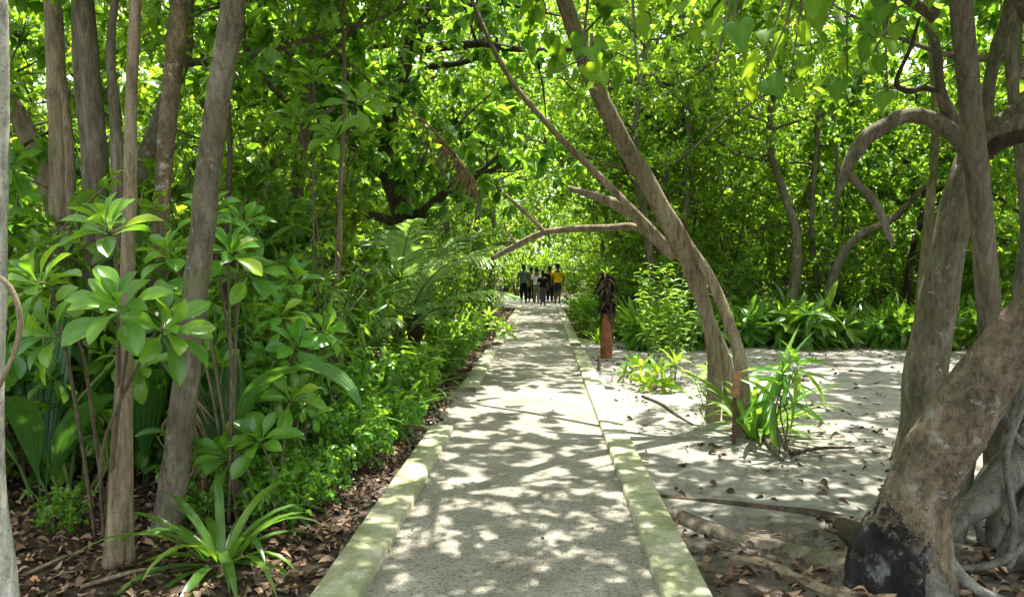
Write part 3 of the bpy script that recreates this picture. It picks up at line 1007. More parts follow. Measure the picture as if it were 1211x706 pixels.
# far wood all round: one uncountable mass of foliage
r = np.random.default_rng(500)
g = Geo()
n_c = 2300
u = r.random(n_c)
th = (u - .5) * 2.5                                     # an arc in front of the camera
rad = r.uniform(46, 60, n_c)
cx, cyy = np.sin(th) * rad * .75, 6 + np.cos(th) * rad
cz = r.uniform(.2, 12.5, n_c) * r.uniform(.75, 1, n_c)
per = 60
cc = np.stack([cx, cyy, cz], -1)[:, None] + r.normal(0, 1, (n_c, per, 3)) * np.array([.85, .85, .6])
d = r.normal(size=(n_c, per, 3)) + np.array([0, 0, -.5])
tn = np.clip(r.uniform(.15, .85, (n_c, 1)) + r.normal(0, .15, (n_c, per)), 0, .94)
leaves(g, 'tiny', cc.reshape(-1, 3), d.reshape(-1, 3), (np.array([0, 0, 1.]) + r.normal(0, .6, (n_c, per, 3))).reshape(-1, 3), r.uniform(.22, .42, n_c * per), tn.ravel(), 0, 1.2)
o = g.build('far_wood', M['lime'])
tag(o, 'far mass of green forest closing the view behind every tree', 'wood', None, 'stuff')

# low ground cover where the soil is green
g = Geo()
n_c = 1500
x = np.where(r.random(n_c) < .5, r.uniform(-9, -1.75, n_c), r.uniform(1.25, 14, n_c))
y = np.where(x < 0, r.uniform(5.5, 34, n_c), r.uniform(16.4, 34, n_c))
keep = (x > 0) | (r.random(n_c) < np.clip((y - 5) / 7, .12, 1)) & (x < -1.7 - .35 * np.exp(-(y - 8) ** 2 / 8))
x, y = x[keep], y[keep]
n_c, per = len(x), 16
hgt = r.uniform(.12, .5, n_c)
cc = np.stack([x, y, gz(x, y)], -1)[:, None] + np.concatenate([r.normal(0, .16, (n_c, per, 2)), (r.random((n_c, per)) * hgt[:, None])[..., None]], -1)
d = np.concatenate([r.normal(size=(n_c, per, 2)), r.uniform(-.2, .9, (n_c, per, 1))], -1)
leaves(g, 'ovate', cc.reshape(-1, 3), d.reshape(-1, 3), (np.array([0, 0, 1.]) + r.normal(0, .4, (n_c, per, 3))).reshape(-1, 3), r.uniform(.08, .17, n_c * per), r.uniform(.15, .94, n_c * per), 0, 1.0)
o = g.build('ground_cover', M['mid'])
tag(o, 'low green leafy ground cover under the trees', 'ground cover', None, 'stuff')
# ------------------------------------------------------------------ trees that the photograph shows one by one
def px_tube(g, ctl, base, n=None, sides=14, lump=.05, seed=0, mat=0, tone=.5, flute=0.0):
    """ctl rows: pixel x, pixel y, distance, width in pixels"""
    pts = np.array([P(a, b, d) for a, b, d, w in ctl]) - base
    rad = np.array([w / 2 / FPX * d * .97 * math.cos(math.atan((a - 605) / 880)) for a, b, d, w in ctl])   # wide-angle stretch taken out
    n = n or max(8, len(ctl) * 7)
    c = catmull(pts, n)
    rr = np.clip(catmull(np.stack([rad, rad, rad], 1), n)[:, 0], .002, 9)
    tube(g, c, rr, sides, lump, np.random.default_rng(seed), tone, mat, True, flute)
    return pts


def shown_tree(name, label, basepx, D, stems, bark, seed=0, sides=14, lump=.05, limbs=(), crown=None, flute=0.0):
    """basepx: pixel x of the foot; the empty stands on the ground there. crown: dict for foliage above the picture"""
    X = P(basepx, 400, D)[0]
    base = np.array([X, D, float(gz(X, D))])
    t = empty(name, base, label, 'tree')
    g = Geo()
    for k, s in enumerate(stems):
        pts = px_tube(g, s, base, None, sides, lump, seed + k, flute=flute)
    g.build('trunk', bark, t)
    for k, (nm, s, bm) in enumerate(limbs):
        g = Geo()
        px_tube(g, s, base, None, 10, lump, seed + 50 + k)
        g.build(nm, bm or bark, t)
    if crown:
        w, f = Geo(), Geo()
        for k, c in enumerate(crown):
            r = np.random.default_rng(seed * 31 + k)
            a = np.array(c['start']) - base
            b = a + np.array(c['dir'])
            g2, S, Dd, L = grow(r, a, b, c.get('r', .05), c['n'][0], c['len'][0], c['n'][1], c['len'][1], c['n'][2], c['len'][2], c.get('t0', .15), c.get('up', .25), bias=c.get('bias', (0, 0, 0)), sides=7)
            for vv, q, tt, tr_ in zip(g2.v, g2.q, g2.t, g2.tr):
                pass
            off = w.n
            w.v += g2.v; w.tr += g2.tr; w.n += g2.n
            w.q += [q + off for q in g2.q]; w.t += [q + off for q in g2.t]; w.qm += g2.qm; w.tm += g2.tm
            foliate(f, r, S, Dd, L, c['per'], c['kind'], c['size'], c.get('mode', 'alt'), c.get('droop', .5), c.get('tone', (.1, .9)))
        w.build('limb', bark, t)
        f.build('crown', crown[0]['mat'], t)
    return t


OAK = dict(n=(9, 6, 4), len=(2.7, 1.2, .5), per=10, kind='ovate', size=.17, mode='whorl', mat=DARK)
SML = dict(n=(10, 7, 6), len=(2.6, 1.1, .5), per=14, kind='tiny', size=.10, mat=LIME)

shown_tree('leaning_tree', 'grey leaning trunk with pale lichen specks, thickest of the front left trunks', 190, 4.4,
           [[(180, 690, 4.4, 60), (194, 640, 4.4, 44), (212, 520, 4.35, 37), (228, 380, 4.3, 34), (247, 200, 4.2, 32), (262, 90, 4.1, 31), (278, -10, 4.0, 30), (300, -220, 3.9, 27)]],
           M['bark_grey'], 1, lump=.035,
           crown=[dict(SML, start=P(300, -215, 3.9), dir=(.2, 0.6, 2.2), r=.055, mat=MID)])
shown_tree('twin_stemmed_tree', 'slim tan trunk of two fused stems in front of the mottled trunk', 140, 3.85,
           [[(128, 705, 3.85, 38), (134, 670, 3.85, 31), (142, 560, 3.85, 28), (147, 430, 3.85, 22), (153, 250, 3.85, 18), (156, 100, 3.8, 15.5), (161, -10, 3.8, 15), (168, -200, 3.8, 13)],
            [(154, 700, 3.92, 20), (152, 640, 3.9, 16), (151, 540, 3.88, 14), (152, 450, 3.86, 12), (153, 380, 3.85, 9)]],
           M['bark_tan'], 3, lump=.04,
           crown=[dict(SML, start=P(168, -195, 3.8), dir=(-.3, 0.2, 1.6), r=.03, n=(5, 4, 4), len=(1.4, .8, .4), mat=MID)])
shown_tree('clustered_tree', 'dark greenish trunk with side stems, standing between the slim tan trunk and the knotted one', 118, 5.7,
           [[(118, 590, 5.7, 54), (120, 540, 5.7, 36), (121, 400, 5.7, 31), (117, 250, 5.7, 29), (110, 130, 5.7, 29), (97, -10, 5.7, 27), (80, -160, 5.7, 28)],
            [(140, 580, 5.5, 30), (146, 420, 5.5, 24), (142, 260, 5.5, 20), (136, 140, 5.5, 15), (131, 60, 5.55, 12), (138, -20, 5.6, 10)],
            [(104, 575, 5.6, 26), (108, 420, 5.6, 20), (104, 210, 5.65, 16), (93, 90, 5.7, 14), (89, -20, 5.7, 13)]],
           M['bark_brown'], 5, crown=[dict(OAK, start=P(80, -150, 5.7), dir=(.1, 0.4, 2.6), r=.07)])
shown_tree('knotted_tree', 'straight tan trunk with a dark knot ring, at left beside the dark clustered stems', 72, 5.9,
           [[(76, 590, 5.9, 50), (74, 480, 5.9, 31), (71, 240, 5.9, 28), (69, 130, 5.9, 28), (68, 110, 5.9, 33), (67, 92, 5.9, 26), (62, -10, 5.9, 24), (56, -160, 5.9, 24)],
            [(88, 570, 5.8, 20), (86, 400, 5.8, 15), (84, 240, 5.8, 14), (80, 150, 5.85, 13), (73, 100, 5.88, 9)]],
           M['bark_tan'], 8, crown=[dict(SML, start=P(56, -155, 5.9), dir=(-.1, 0.3, 2.2), r=.05, mat=MID)])
shown_tree('slanting_tree', 'pale smooth slanting trunk behind the knotted trunk, leaning out to the left', 100, 7.0,
           [[(112, 530, 7.0, 40), (84, 330, 6.9, 30), (58, 225, 6.8, 27), (30, 155, 6.7, 26), (2, 100, 6.6, 26), (-60, -20, 6.4, 24), (-140, -220, 6.2, 20)]],
           M['bark_tan'], 10, crown=[dict(SML, start=P(-140, -210, 6.2), dir=(-.3, 0.3, 1.8), r=.04, n=(7, 5, 5))])
shown_tree('mottled_tree', 'pale mottled trunk with sunlit foot, half hidden behind the grey leaning trunk', 182, 5.9,
           [[(180, 585, 5.9, 66), (182, 520, 5.9, 46), (184, 420, 5.9, 36), (187, 320, 5.9, 25), (194, 200, 5.9, 23), (207, 60, 5.9, 24), (214, -10, 5.9, 22), (228, -170, 5.9, 18)]],
           M['bark_patchy'], 11, crown=[dict(SML, start=P(228, -165, 5.9), dir=(.3, .4, 2.2), r=.04, n=(6, 5, 4), len=(1.6, .9, .45), mat=MID)])
shown_tree('white_barked_tree', 'whitish curving trunk cut by the left edge of the photo', -6, 2.62,
           [[(0, 880, 2.62, 90), (0, 780, 2.62, 66), (-5, 690, 2.62, 58), (-15, 560, 2.62, 46), (-13, 440, 2.62, 42), (-9, 300, 2.62, 41), (-6, 90, 2.62, 36), (-8, -60, 2.62, 33), (-20, -300, 2.7, 28)]],
           M['bark_white'], 12, lump=.03, crown=[dict(OAK, start=P(-20, -290, 2.7), dir=(-.3, -.5, 1.9), r=.035, n=(7, 4, 4), len=(2.0, .9, .45))])
g = Geo()
vb = P(-10, 322, 2.5)
px_tube(g, [(-12, 322, 2.5, 7), (6, 333, 2.5, 8), (18, 352, 2.5, 8), (24, 380, 2.5, 8), (19, 410, 2.5, 7.5), (8, 438, 2.5, 7), (-8, 470, 2.55, 7)], vb, 40, 8, .05, 3)
vn = g.build('vine', M['bark_tan'])
vn.location = vb
tag(vn, 'thin brown vine curling out beside the whitish edge trunk', 'vine')

# the dark tree over the left side of the path, further back
shown_tree('dark_limbed_tree', 'dark trunk with crooked limbs under dense leaves, standing back from the palm left of path', 470, 13,
           [[(500, 440, 13, 34), (492, 380, 13, 24), (488, 300, 13, 22), (470, 240, 13, 21), (456, 190, 13, 20), (466, 120, 13, 20), (482, 60, 13, 19), (495, -5, 13, 17), (520, -140, 13, 14)]],
           M['bark_dark'], 15,
           limbs=[('limb', [(462, 215, 13, 14), (440, 195, 13, 12), (428, 165, 12.8, 11), (418, 120, 12.6, 10), (400, 60, 12.4, 7)], None),
                  ('limb', [(478, 262, 13, 16), (505, 248, 12.6, 14), (530, 225, 12.2, 11), (560, 215, 12, 8), (600, 190, 11.8, 5)], None),
                  ('limb', [(474, 110, 13, 12), (510, 80, 12.6, 10), (545, 75, 12.2, 7), (590, 60, 11.8, 4)], None),
                  ('limb', [(470, 265, 13, 12), (440, 255, 12.4, 10), (405, 262, 12, 8), (370, 250, 11.6, 5)], None)],
           crown=[dict(OAK, start=P(482, 60, 13), dir=(.5, -.2, 3.0), r=.13, n=(11, 7, 4), len=(3.2, 1.3, .5), size=.2, t0=.0),
                  dict(OAK, start=P(440, 195, 12.9), dir=(-1.0, -1.0, .9), r=.08, n=(7, 5, 4), len=(1.8, 1.0, .45), size=.2),
                  dict(OAK, start=P(535, 222, 12.2), dir=(.9, -.5, .5), r=.06, n=(5, 4, 4), len=(1.2, .8, .45), size=.19)])
# the leaning many-stemmed tree at the edge of the clearing
shown_tree('leaning_multistem_tree', 'brown many-stemmed tree leaning over the path from the sandy clearing', 858, 7.7,
           [[(838, 520, 7.8, 34), (842, 498, 7.8, 22), (845, 430, 7.75, 17), (834, 365, 7.7, 18), (811, 300, 7.6, 24), (776, 235, 7.5, 23), (736, 165, 7.4, 21), (703, 100, 7.3, 20), (682, 45, 7.2, 19), (664, -10, 7.1, 19), (630, -130, 7.0, 16)],
            [(882, 535, 7.1, 28), (879, 500, 7.1, 18), (877, 440, 7.2, 17), (864, 385, 7.35, 15), (838, 325, 7.5, 13), (812, 285, 7.56, 11)],
            [(864, 515, 7.9, 28), (863, 490, 7.9, 19), (859, 430, 7.9, 14), (843, 385, 7.85, 12), (822, 330, 7.7, 11)]],
           M['bark_tan'], 20, sides=16, lump=.07,
           limbs=[('limb', [(800, 300, 7.65, 8), (783, 285, 7.65, 10), (750, 250, 7.7, 9.5), (700, 200, 7.8, 8.5), (650, 150, 7.9, 8), (600, 88, 8.0, 6.5), (560, 5, 8.2, 5), (540, -60, 8.3, 4)], None),
                  ('limb', [(798, 305, 7.65, 12), (775, 280, 7.7, 15), (745, 250, 7.8, 15), (715, 236, 7.9, 12), (690, 228, 8.0, 9), (672, 222, 8.1, 5)], None),
                  ('limb', [(790, 300, 7.7, 9), (756, 270, 8.0, 9.5), (715, 270, 8.3, 9), (680, 271, 8.6, 8.5), (645, 275, 8.9, 8), (612, 290, 9.1, 7.5), (582, 306, 9.3, 6)], None),
                  ('limb', [(645, 275, 8.9, 5.5), (625, 255, 8.9, 5), (608, 240, 8.95, 4.5), (598, 230, 9, 3)], None),
                  ('limb', [(612, 290, 9.1, 3), (600, 275, 9.1, 2.5), (596, 262, 9.1, 2)], None)],
           crown=[dict(OAK, start=P(630, -125, 7.0), dir=(-.2, .6, 1.8), r=.07, n=(13, 8, 5), len=(3.4, 1.3, .5), size=.16, up=.12)])
# the big pale tree with arching limbs at right
shown_tree('arching_limb_tree', 'thick grey trunk with a limb arching to the left, behind the dark upright trunk', 1088, 6.3,
           [[(1085, 580, 6.3, 90), (1088, 530, 6.3, 62), (1093, 450, 6.3, 53), (1107, 370, 6.25, 51), (1122, 290, 6.2, 44), (1140, 215, 6.2, 43), (1162, 160, 6.2, 42)]],
           M['bark_grey'], 30, sides=18, lump=.05,
           limbs=[('limb', [(1155, 185, 6.2, 34), (1128, 159, 6.1, 25), (1102, 141, 6.05, 21), (1072, 137, 6.0, 19), (1046, 149, 5.9, 20), (1022, 166, 5.9, 20), (1004, 194, 5.9, 16), (996, 218, 5.9, 10), (990, 234, 5.9, 4)], None),
                  ('limb', [(1001, 200, 5.9, 7), (1013, 217, 5.88, 11), (1028, 231, 5.86, 10.5), (1041, 252, 5.85, 10), (1050, 276, 5.85, 9), (1057, 291, 5.85, 5)], None),
                  ('limb', [(1138, 165, 6.15, 24), (1122, 135, 6.1, 18), (1112, 105, 6.05, 13), (1109, 70, 6.0, 13), (1105, 48, 6.0, 10), (1095, 30, 6.0, 5)], None),
                  ('limb', [(1112, 108, 6.05, 6), (1092, 104, 6.0, 9), (1076, 108, 5.95, 8), (1060, 98, 5.9, 6), (1075, 60, 5.9, 5), (1088, 20, 5.9, 4)], M['bark_dark']),
                  ('limb', [(1160, 175, 6.2, 34), (1168, 110, 6.2, 19), (1178, 60, 6.15, 18), (1192, 15, 6.1, 16), (1205, -80, 6.0, 17)], None),
                  ('limb', [(1158, 180, 6.2, 34), (1190, 142, 6.1, 26), (1220, 118, 6.0, 24), (1290, 60, 5.8, 22), (1350, -80, 5.6, 20)], None),
                  ('limb', [(1150, 190, 6.2, 30), (1185, 168, 6.05, 20), (1215, 160, 5.9, 20), (1280, 150, 5.7, 22)], M['bark_dark'])],
           crown=[dict(SML, start=P(1205, -75, 6.0), dir=(-.8, .9, 2.2), r=.06, n=(13, 8, 6), len=(3.8, 1.3, .5), per=14),
                  dict(SML, start=P(1108, 20, 6.0), dir=(-1.2, .8, 1.4), r=.04, n=(7, 5, 5), len=(2.2, 1.0, .5)),
                  dict(SML, start=P(1340, -70, 5.6), dir=(1.0, .9, 2.0), r=.06, n=(9, 6, 5), len=(3.0, 1.2, .5))])
gt = shown_tree('upright_tree', 'straight dark trunk in front of the thick grey tree with the arching limb', 1180, 4.7,
                [[(1190, 660, 4.7, 60), (1184, 600, 4.7, 42), (1174, 420, 4.6, 33), (1160, 250, 4.5, 31), (1147, 120, 4.4, 29), (1136, 0, 4.3, 28), (1126, -120, 4.2, 29)]],
                M['bark_brown'], 40, lump=.03)
# its heart-leaved limbs reach over the clearing and the path, close above the camera
base = np.array(gt.location)
w, f = Geo(), Geo()
r = np.random.default_rng(77)
for ctl in ([(1128, -100, 4.2, 22), (1060, -120, 3.8, 16), (960, -110, 3.5, 12), (850, -90, 3.3, 9), (740, -60, 3.2, 6), (690, -20, 3.2, 4)],
            [(1128, -110, 4.2, 20), (1080, -160, 3.6, 15), (1000, -200, 3.1, 11), (930, -190, 2.8, 8), (880, -140, 2.7, 5)]):
    px_tube(w, ctl, base, 30, 8, .04, 5)
hang = [(640, 82, 3.25, 700, 86, 850, 80), ]
tw = []
# drooping twigs with their leaves: start pixel, end pixel, distance, number of leaves, leaf size
for a, b, c, d, D, n, s in ((700, -40, 700, 88, 3.2, 7, .135), (745, -55, 756, 100, 3.2, 5, .13), (700, 40, 655, 85, 3.2, 5, .13), (860, -90, 838, 112, 3.25, 8, .13), (810, -80, 808, 30, 3.3, 6, .12),
                            (905, -100, 905, 60, 3.0, 9, .13), (950, -110, 935, 95, 2.8, 9, .13), (985, -120, 975, 30, 2.8, 9, .13), (1000, -110, 1002, 95, 2.9, 10, .13), (1040, -115, 1035, 60, 3.0, 9, .13),
                            (1075, -120, 1065, 30, 3.2, 8, .13), (920, -180, 900, 95, 2.6, 8, .125), (880, -140, 868, 30, 2.6, 8, .125), (1010, -190, 965, -10, 2.7, 9, .13), (1100, -120, 1098, 15, 3.6, 8, .12),
                            (890, -90, 875, 20, 3.3, 9, .13), (930, -95, 960, 60, 3.3, 8, .13), (780, -60, 775, -5, 3.3, 5, .12), (1020, -110, 1050, 110, 3.1, 7, .12), (640, -30, 640, -5, 3.3, 4, .12)):
    n = max(3, int(n * .72))
    p0, p1 = P(a, b, D) - base, P(c, d, D + r.uniform(-.15, .15)) - base
    mid_ = (p0 + p1) / 2 + r.normal(0, .05, 3)
    cc = catmull([p0, mid_, p1], 10)
    tube(w, cc, np.linspace(.008, .0028, 10), 5)
    t = np.linspace(.35, 1, n)
    pos = np.array([np.interp(t, np.linspace(0, 1, 10), cc[:, k]) for k in range(3)]).T
    az = np.arange(n) * 2.4 + r.uniform(0, 6)
    out = np.stack([np.cos(az), np.sin(az), np.zeros(n)], -1)
    st = pos + out * .05 + np.array([0, 0, -.01])
    for u, v_ in zip(pos, st):
        tube(w, [u, (u + v_) / 2 + np.array([0, 0, .01]), v_], .0016, 4)
    dr = out * r.uniform(.2, 1.1, (n, 1)) + np.array([0, 0, -.8])
    up = out + np.array([0, 0, .35]) + r.normal(0, .3, (n, 3))
    leaves(f, 'heart', st, dr, up, s * r.uniform(.45, .85, n), np.clip(r.uniform(.2, .94, n), 0, 1), 0, r.uniform(.85, 1.1, n))
r2 = np.random.default_rng(78)
for st_, dr_, ln in ((P(1126, -118, 4.2), (-.8, .3, 2.0), 2.4), (P(900, -140, 3.4), (-.7, .9, 1.3), 1.6)):
    g2, S, Dd, L = grow(r2, st_ - base, st_ - base + np.array(dr_), .03, 8, ln, 5, .9, 4, .4, .1, .25, sides=6)
    off = w.n
    w.v += g2.v; w.tr += g2.tr; w.n += g2.n
    w.q += [q + off for q in g2.q]; w.t += [q + off for q in g2.t]; w.qm += g2.qm; w.tm += g2.tm
    foliate(f, r2, S, Dd, L, 7, 'heart', .12, 'alt', .9, (.15, .9))
w.build('limb', M['bark_brown'], gt)
f.build('crown', [M['heart'], M['twig']], gt)

# the mottled leaning trunk with its charred foot
X = 1.82
base = np.array([X, 3.85, 0.0])
it = empty('mottled_leaning_tree', base, 'thick yellowish mottled trunk leaning right from a charred foot, beside the sand', 'tree')
g = Geo()
px_tube(g, [(1060, 800, 3.72, 215), (1062, 725, 3.76, 160), (1063, 660, 3.79, 124), (1078, 605, 3.8, 94), (1103, 545, 3.76, 86), (1146, 475, 3.7, 81), (1191, 412, 3.65, 77), (1238, 350, 3.6, 75), (1310, 230, 3.5, 78), (1350, 60, 3.4, 70), (1340, -150, 3.3, 58)], base, 170, 60, .04, 60, flute=.035)
V = g.v[0]
# burnt on the left front side of the foot, and one burnt knot higher up
kn = P(1128, 528, 3.5) - base
ang = vnoise(V[:, 0] * 5 + V[:, 2] * 2, V[:, 1] * 5 + V[:, 2] * 4, 31)
V += unit(V - np.array([V[:, 0].mean(), V[:, 1].mean(), 0]) - [0, 0, 1] * V[:, 2:3]) * (ang * .012 + .010 * vnoise(V[:, 0] * 16, V[:, 2] * 12 + V[:, 1] * 16, 33))[:, None]
m = np.clip((.40 - V[:, 2]) / .4 + .5, 0, 1) * np.clip((.02 - V[:, 0]) / .3 + .5, 0, 1)
m = np.maximum(m, .95 - np.linalg.norm((V - kn) * [1, .5, 1], axis=1) / .10)
g.tr[0] = np.clip(m, 0, 1).astype(np.float32)
g.build('trunk', M['bark_mottled'], it)
g = Geo()
px_tube(g, [(1345, 40, 3.4, 60), (1290, 60, 3.0, 52), (1245, 30, 2.8, 50), (1215, -20, 2.7, 50), (1190, -90, 2.6, 46)], base, 30, 14, .05, 62)
px_tube(g, [(1250, 35, 2.8, 34), (1225, 75, 2.7, 26), (1210, 92, 2.65, 8)], base, 12, 12, .1, 63)
g.build('limb', M['bark_brown'], it)
for k, (ctl, mt) in enumerate(((
        [(1050, 650, 3.9, 50), (1010, 634, 4.4, 40), (985, 618, 4.7, 26), (925, 605, 4.9, 16), (880, 599, 5.0, 13), (830, 594, 5.12, 12), (790, 590, 5.2, 11), (770, 588, 5.23, 10)], 'bark_dark'),
        ([(1030, 690, 3.75, 60), (985, 672, 3.95, 42), (930, 655, 4.15, 30), (885, 645, 4.3, 27), (840, 630, 4.5, 27), (805, 614, 4.72, 24), (780, 604, 4.87, 18)], 'bark_brown'),
        ([(1010, 720, 3.55, 34), (950, 690, 3.8, 22), (905, 668, 4.0, 16), (865, 660, 4.1, 10)], 'bark_tan'),
        ([(1080, 640, 3.75, 50), (1100, 690, 3.6, 40), (1130, 730, 3.45, 34), (1170, 780, 3.3, 30)], 'bark_ash'),
        ([(1100, 620, 3.8, 50), (1120, 665, 3.7, 26), (1160, 700, 3.6, 18), (1215, 720, 3.55, 15)], 'bark_ash'))):
    g = Geo()
    px_tube(g, ctl, base, 30, 12, .08, 70 + k)
    g.build('root', M[mt], it)
w, f = Geo(), Geo()
r2 = np.random.default_rng(79)
g2, S, Dd, L = grow(r2, P(1340, -145, 3.3) - base, P(1340, -145, 3.3) - base + np.array([.2, .5, 2.0]), .07, 9, 3.0, 6, 1.2, 5, .5, .1, .25)
foliate(f, r2, S, Dd, L, 12, 'tiny', .10)
g2.build('limb', M['bark_brown'], it)
f.build('crown', LIME, it)

# pale aerial roots at the right edge
base = np.array([3.05, 4.5, 0.0])
bt = empty('aerial_root_tree', base, 'tangle of pale grey aerial roots at the right edge, behind the charred trunk', 'tree')
r = np.random.default_rng(90)
g = Geo()
px_tube(g, [(1260, 720, 4.6, 190), (1250, 600, 4.7, 150), (1245, 450, 4.8, 120), (1260, 250, 4.8, 100), (1290, 0, 4.8, 90), (1310, -200, 4.8, 70)], base, 40, 22, .07, 91, flute=.12)
g.build('trunk', M['bark_ash'], bt)
for k, ctl in enumerate(([(1240, 490, 4.4, 44), (1205, 545, 4.2, 46), (1165, 590, 4.05, 42), (1135, 612, 3.98, 32), (1110, 640, 3.9, 26)],
                         [(1230, 380, 4.35, 12), (1195, 430, 4.25, 13), (1182, 470, 4.2, 13), (1192, 505, 4.15, 12), (1230, 545, 4.1, 11)],
                         [(1225, 410, 4.4, 14), (1200, 490, 4.35, 15), (1180, 570, 4.3, 16), (1170, 650, 4.25, 20)],
                         [(1215, 400, 4.45, 12), (1170, 480, 4.45, 12), (1150, 540, 4.4, 13), (1140, 600, 4.35, 16), (1132, 650, 4.3, 18)],
                         [(1220, 520, 4.3, 12), (1180, 540, 4.28, 10), (1152, 580, 4.25, 9), (1160, 640, 4.2, 10)],
                         [(1235, 430, 4.3, 10), (1215, 470, 4.1, 10), (1190, 540, 4.0, 9), (1200, 620, 3.95, 10), (1190, 680, 3.9, 12)],
                         [(1230, 560, 4.2, 26), (1205, 620, 4.1, 24), (1180, 680, 3.95, 26), (1160, 720, 3.8, 24)],
                         [(1240, 620, 4.0, 16), (1190, 660, 3.9, 12), (1150, 672, 3.85, 11), (1120, 668, 3.82, 9)])):
    g = Geo()
    px_tube(g, ctl, base, 28, 10, .07, 92 + k)
    g.build('root', M['bark_ash'], bt)
w, f = Geo(), Geo()
g2, S, Dd, L = grow(r, P(1310, -190, 4.8) - base, P(1310, -190, 4.8) - base + np.array([.3, .3, 2.4]), .08, 9, 3.2, 6, 1.2, 5, .5, .1, .25)
foliate(f, r, S, Dd, L, 12, 'tiny', .10)
g2.build('limb', M['bark_ash'], bt)
f.build('crown', LIME, bt)

# slim trunks inside the thickets
for k, (nm, lab, bx, D, st, bk) in enumerate((
        ('slim_tree', 'thin pale crooked stem leaning beside the leaf litter, left of the strap-leaved clump', 372, 8.0,
         [[(364, 520, 8.0, 13), (371, 490, 8, 10.5), (384, 420, 8, 9), (396, 350, 8, 8), (402, 290, 8, 7), (402, 220, 8, 6), (408, 130, 8, 5), (406, 40, 8, 4)]], 'bark_tan'),
        ('slim_tree', 'thin dark straight stem behind the front rosette shrub', 272, 6.2,
         [[(274, 550, 6.2, 14), (272, 470, 6.2, 11), (270, 390, 6.2, 9), (266, 300, 6.2, 8), (272, 180, 6.2, 7), (266, 60, 6.2, 5)]], 'bark_dark'),
        ('slim_tree', 'twin grey stems at the back of the clearing, right of the strap plants', 962, 17.6,
         [[(962, 405, 17.6, 12), (966, 340, 17.6, 9), (960, 260, 17.6, 7), (970, 120, 17.6, 5)], [(985, 405, 17.6, 10), (978, 330, 17.6, 8), (990, 230, 17.6, 6), (985, 120, 17.6, 4)]], 'bark_grey'),
        ('slim_tree', 'slanting brown stem in the thicket just left of the thick grey tree', 985, 16.5,
         [[(970, 400, 16.5, 16), (990, 315, 16.5, 12), (1015, 280, 16.5, 11), (1060, 255, 16.5, 9), (1110, 200, 16.3, 6)]], 'bark_brown'),
        ('slim_tree', 'pale brown trunk seen behind the thick grey tree, back of the clearing', 1092, 16,
         [[(1086, 410, 16, 18), (1092, 330, 16, 15), (1100, 240, 16, 13), (1106, 140, 16, 10), (1098, 20, 16, 7)]], 'bark_tan'),
        ('slim_tree', 'slim grey trunk in the thicket behind the small lime plant', 812, 18,
         [[(812, 398, 18, 9), (808, 300, 18, 8), (815, 180, 18, 7), (806, 60, 18, 5)]], 'bark_grey'))):
    shown_tree(nm, lab, bx, D, st, M[bk], 200 + k, 8, .05,
               crown=[dict(SML, start=P(st[0][-1][0], st[0][-1][1], D), dir=(.1, .1, 1.4), r=.015, n=(6, 5, 5), len=(1.3, .8, .4), mat=LIME if D > 10 else MID)])

# ------------------------------------------------------------------ canopy over the path
T_arch = tree_geo(121, 8.5, .12, 15, 3.8, 9, 1.4, 7, .55, 14, 'tiny', .115, t0=.42, up=.12, droop=.6, tone=(.25, .95))
T_almond = tree_geo(122, 8.0, .13, 15, 3.9, 9, 1.3, 4, .5, 12, 'ovate', .22, 'whorl', .42, .10, .35)
KINDS_['arch'] = (*T_arch, M['bark_grey'], LIME, 'overhanging_tree', 'trunk', 'crown')
KINDS_['almond'] = (*T_almond, M['bark_brown'], DARK, 'overhanging_tree', 'trunk', 'crown')
for k, (kd, x, y, s, lab) in enumerate((
        ('arch', -4.3, 7.7, 1.0, 'lime green tree spreading over the near path from behind the front trunks'),
        ('almond', -3.3, 10.5, 1.0, 'broad-leaved tree spreading over the path from behind the palm'),
        ('arch', -2.9, 17.5, 1.1, 'lime green tree arching over the path from the shrubs past the palm'),
        ('almond', -3.0, 22, 1.1, 'broad-leaved tree arching over the far path from the left kerb shrubs'),
        ('arch', -2.7, 27, 1.2, 'lime green tree arching over the path close to the people, on their left'),
        ('arch', 2.9, 19.5, 1.2, 'lime green tree arching over the path behind the terracotta pipe'),
        ('arch', 2.7, 25, 1.25, 'lime green tree arching over the far path from the right kerb shrubs'),
        ('almond', 2.8, 31, 1.2, 'broad-leaved tree arching over the path close to the people, on their right'),
        ('arch', -2.6, 35, 1.3, 'lime green tree rising left of where the path ends'),
        ('arch', 3.0, 38, 1.3, 'lime green tree rising right of where the path ends'),
        ('almond', 9.6, 10.6, 1.15, 'broad-leaved tree spreading over the sandy clearing from its right side'),
        ('almond', 8.0, 12.4, 1.35, 'broad-leaved tree spreading over the middle of the clearing from behind the thick grey trunk'),
        ('arch', 5.4, 16.9, 1.1, 'lime green tree spreading over the back of the sandy clearing'),
        ('arch', 2.5, 16.7, 1.0, 'lime green tree reaching over the clearing from just behind the strap plants at the path'),
        ('almond', 10.4, 21.0, 1.05, 'broad-leaved tree in the thicket behind the thick grey trunk'),
        ('almond', 3.9, 22.5, 1.0, 'broad-leaved tree in the thicket above the airy saplings'),
        ('almond', 4.9, 4.3, .95, 'added broad-leaved tree beside the aerial roots, its crown shading the near sand'),  # trunk stands out of frame; tree added to shade the clearing
        ('almond', 2.9, .6, .9, 'broad-leaved tree right of the camera, spreading over the near path'))):
    put(kd, x, y, k * 1.7, s, lab, None)
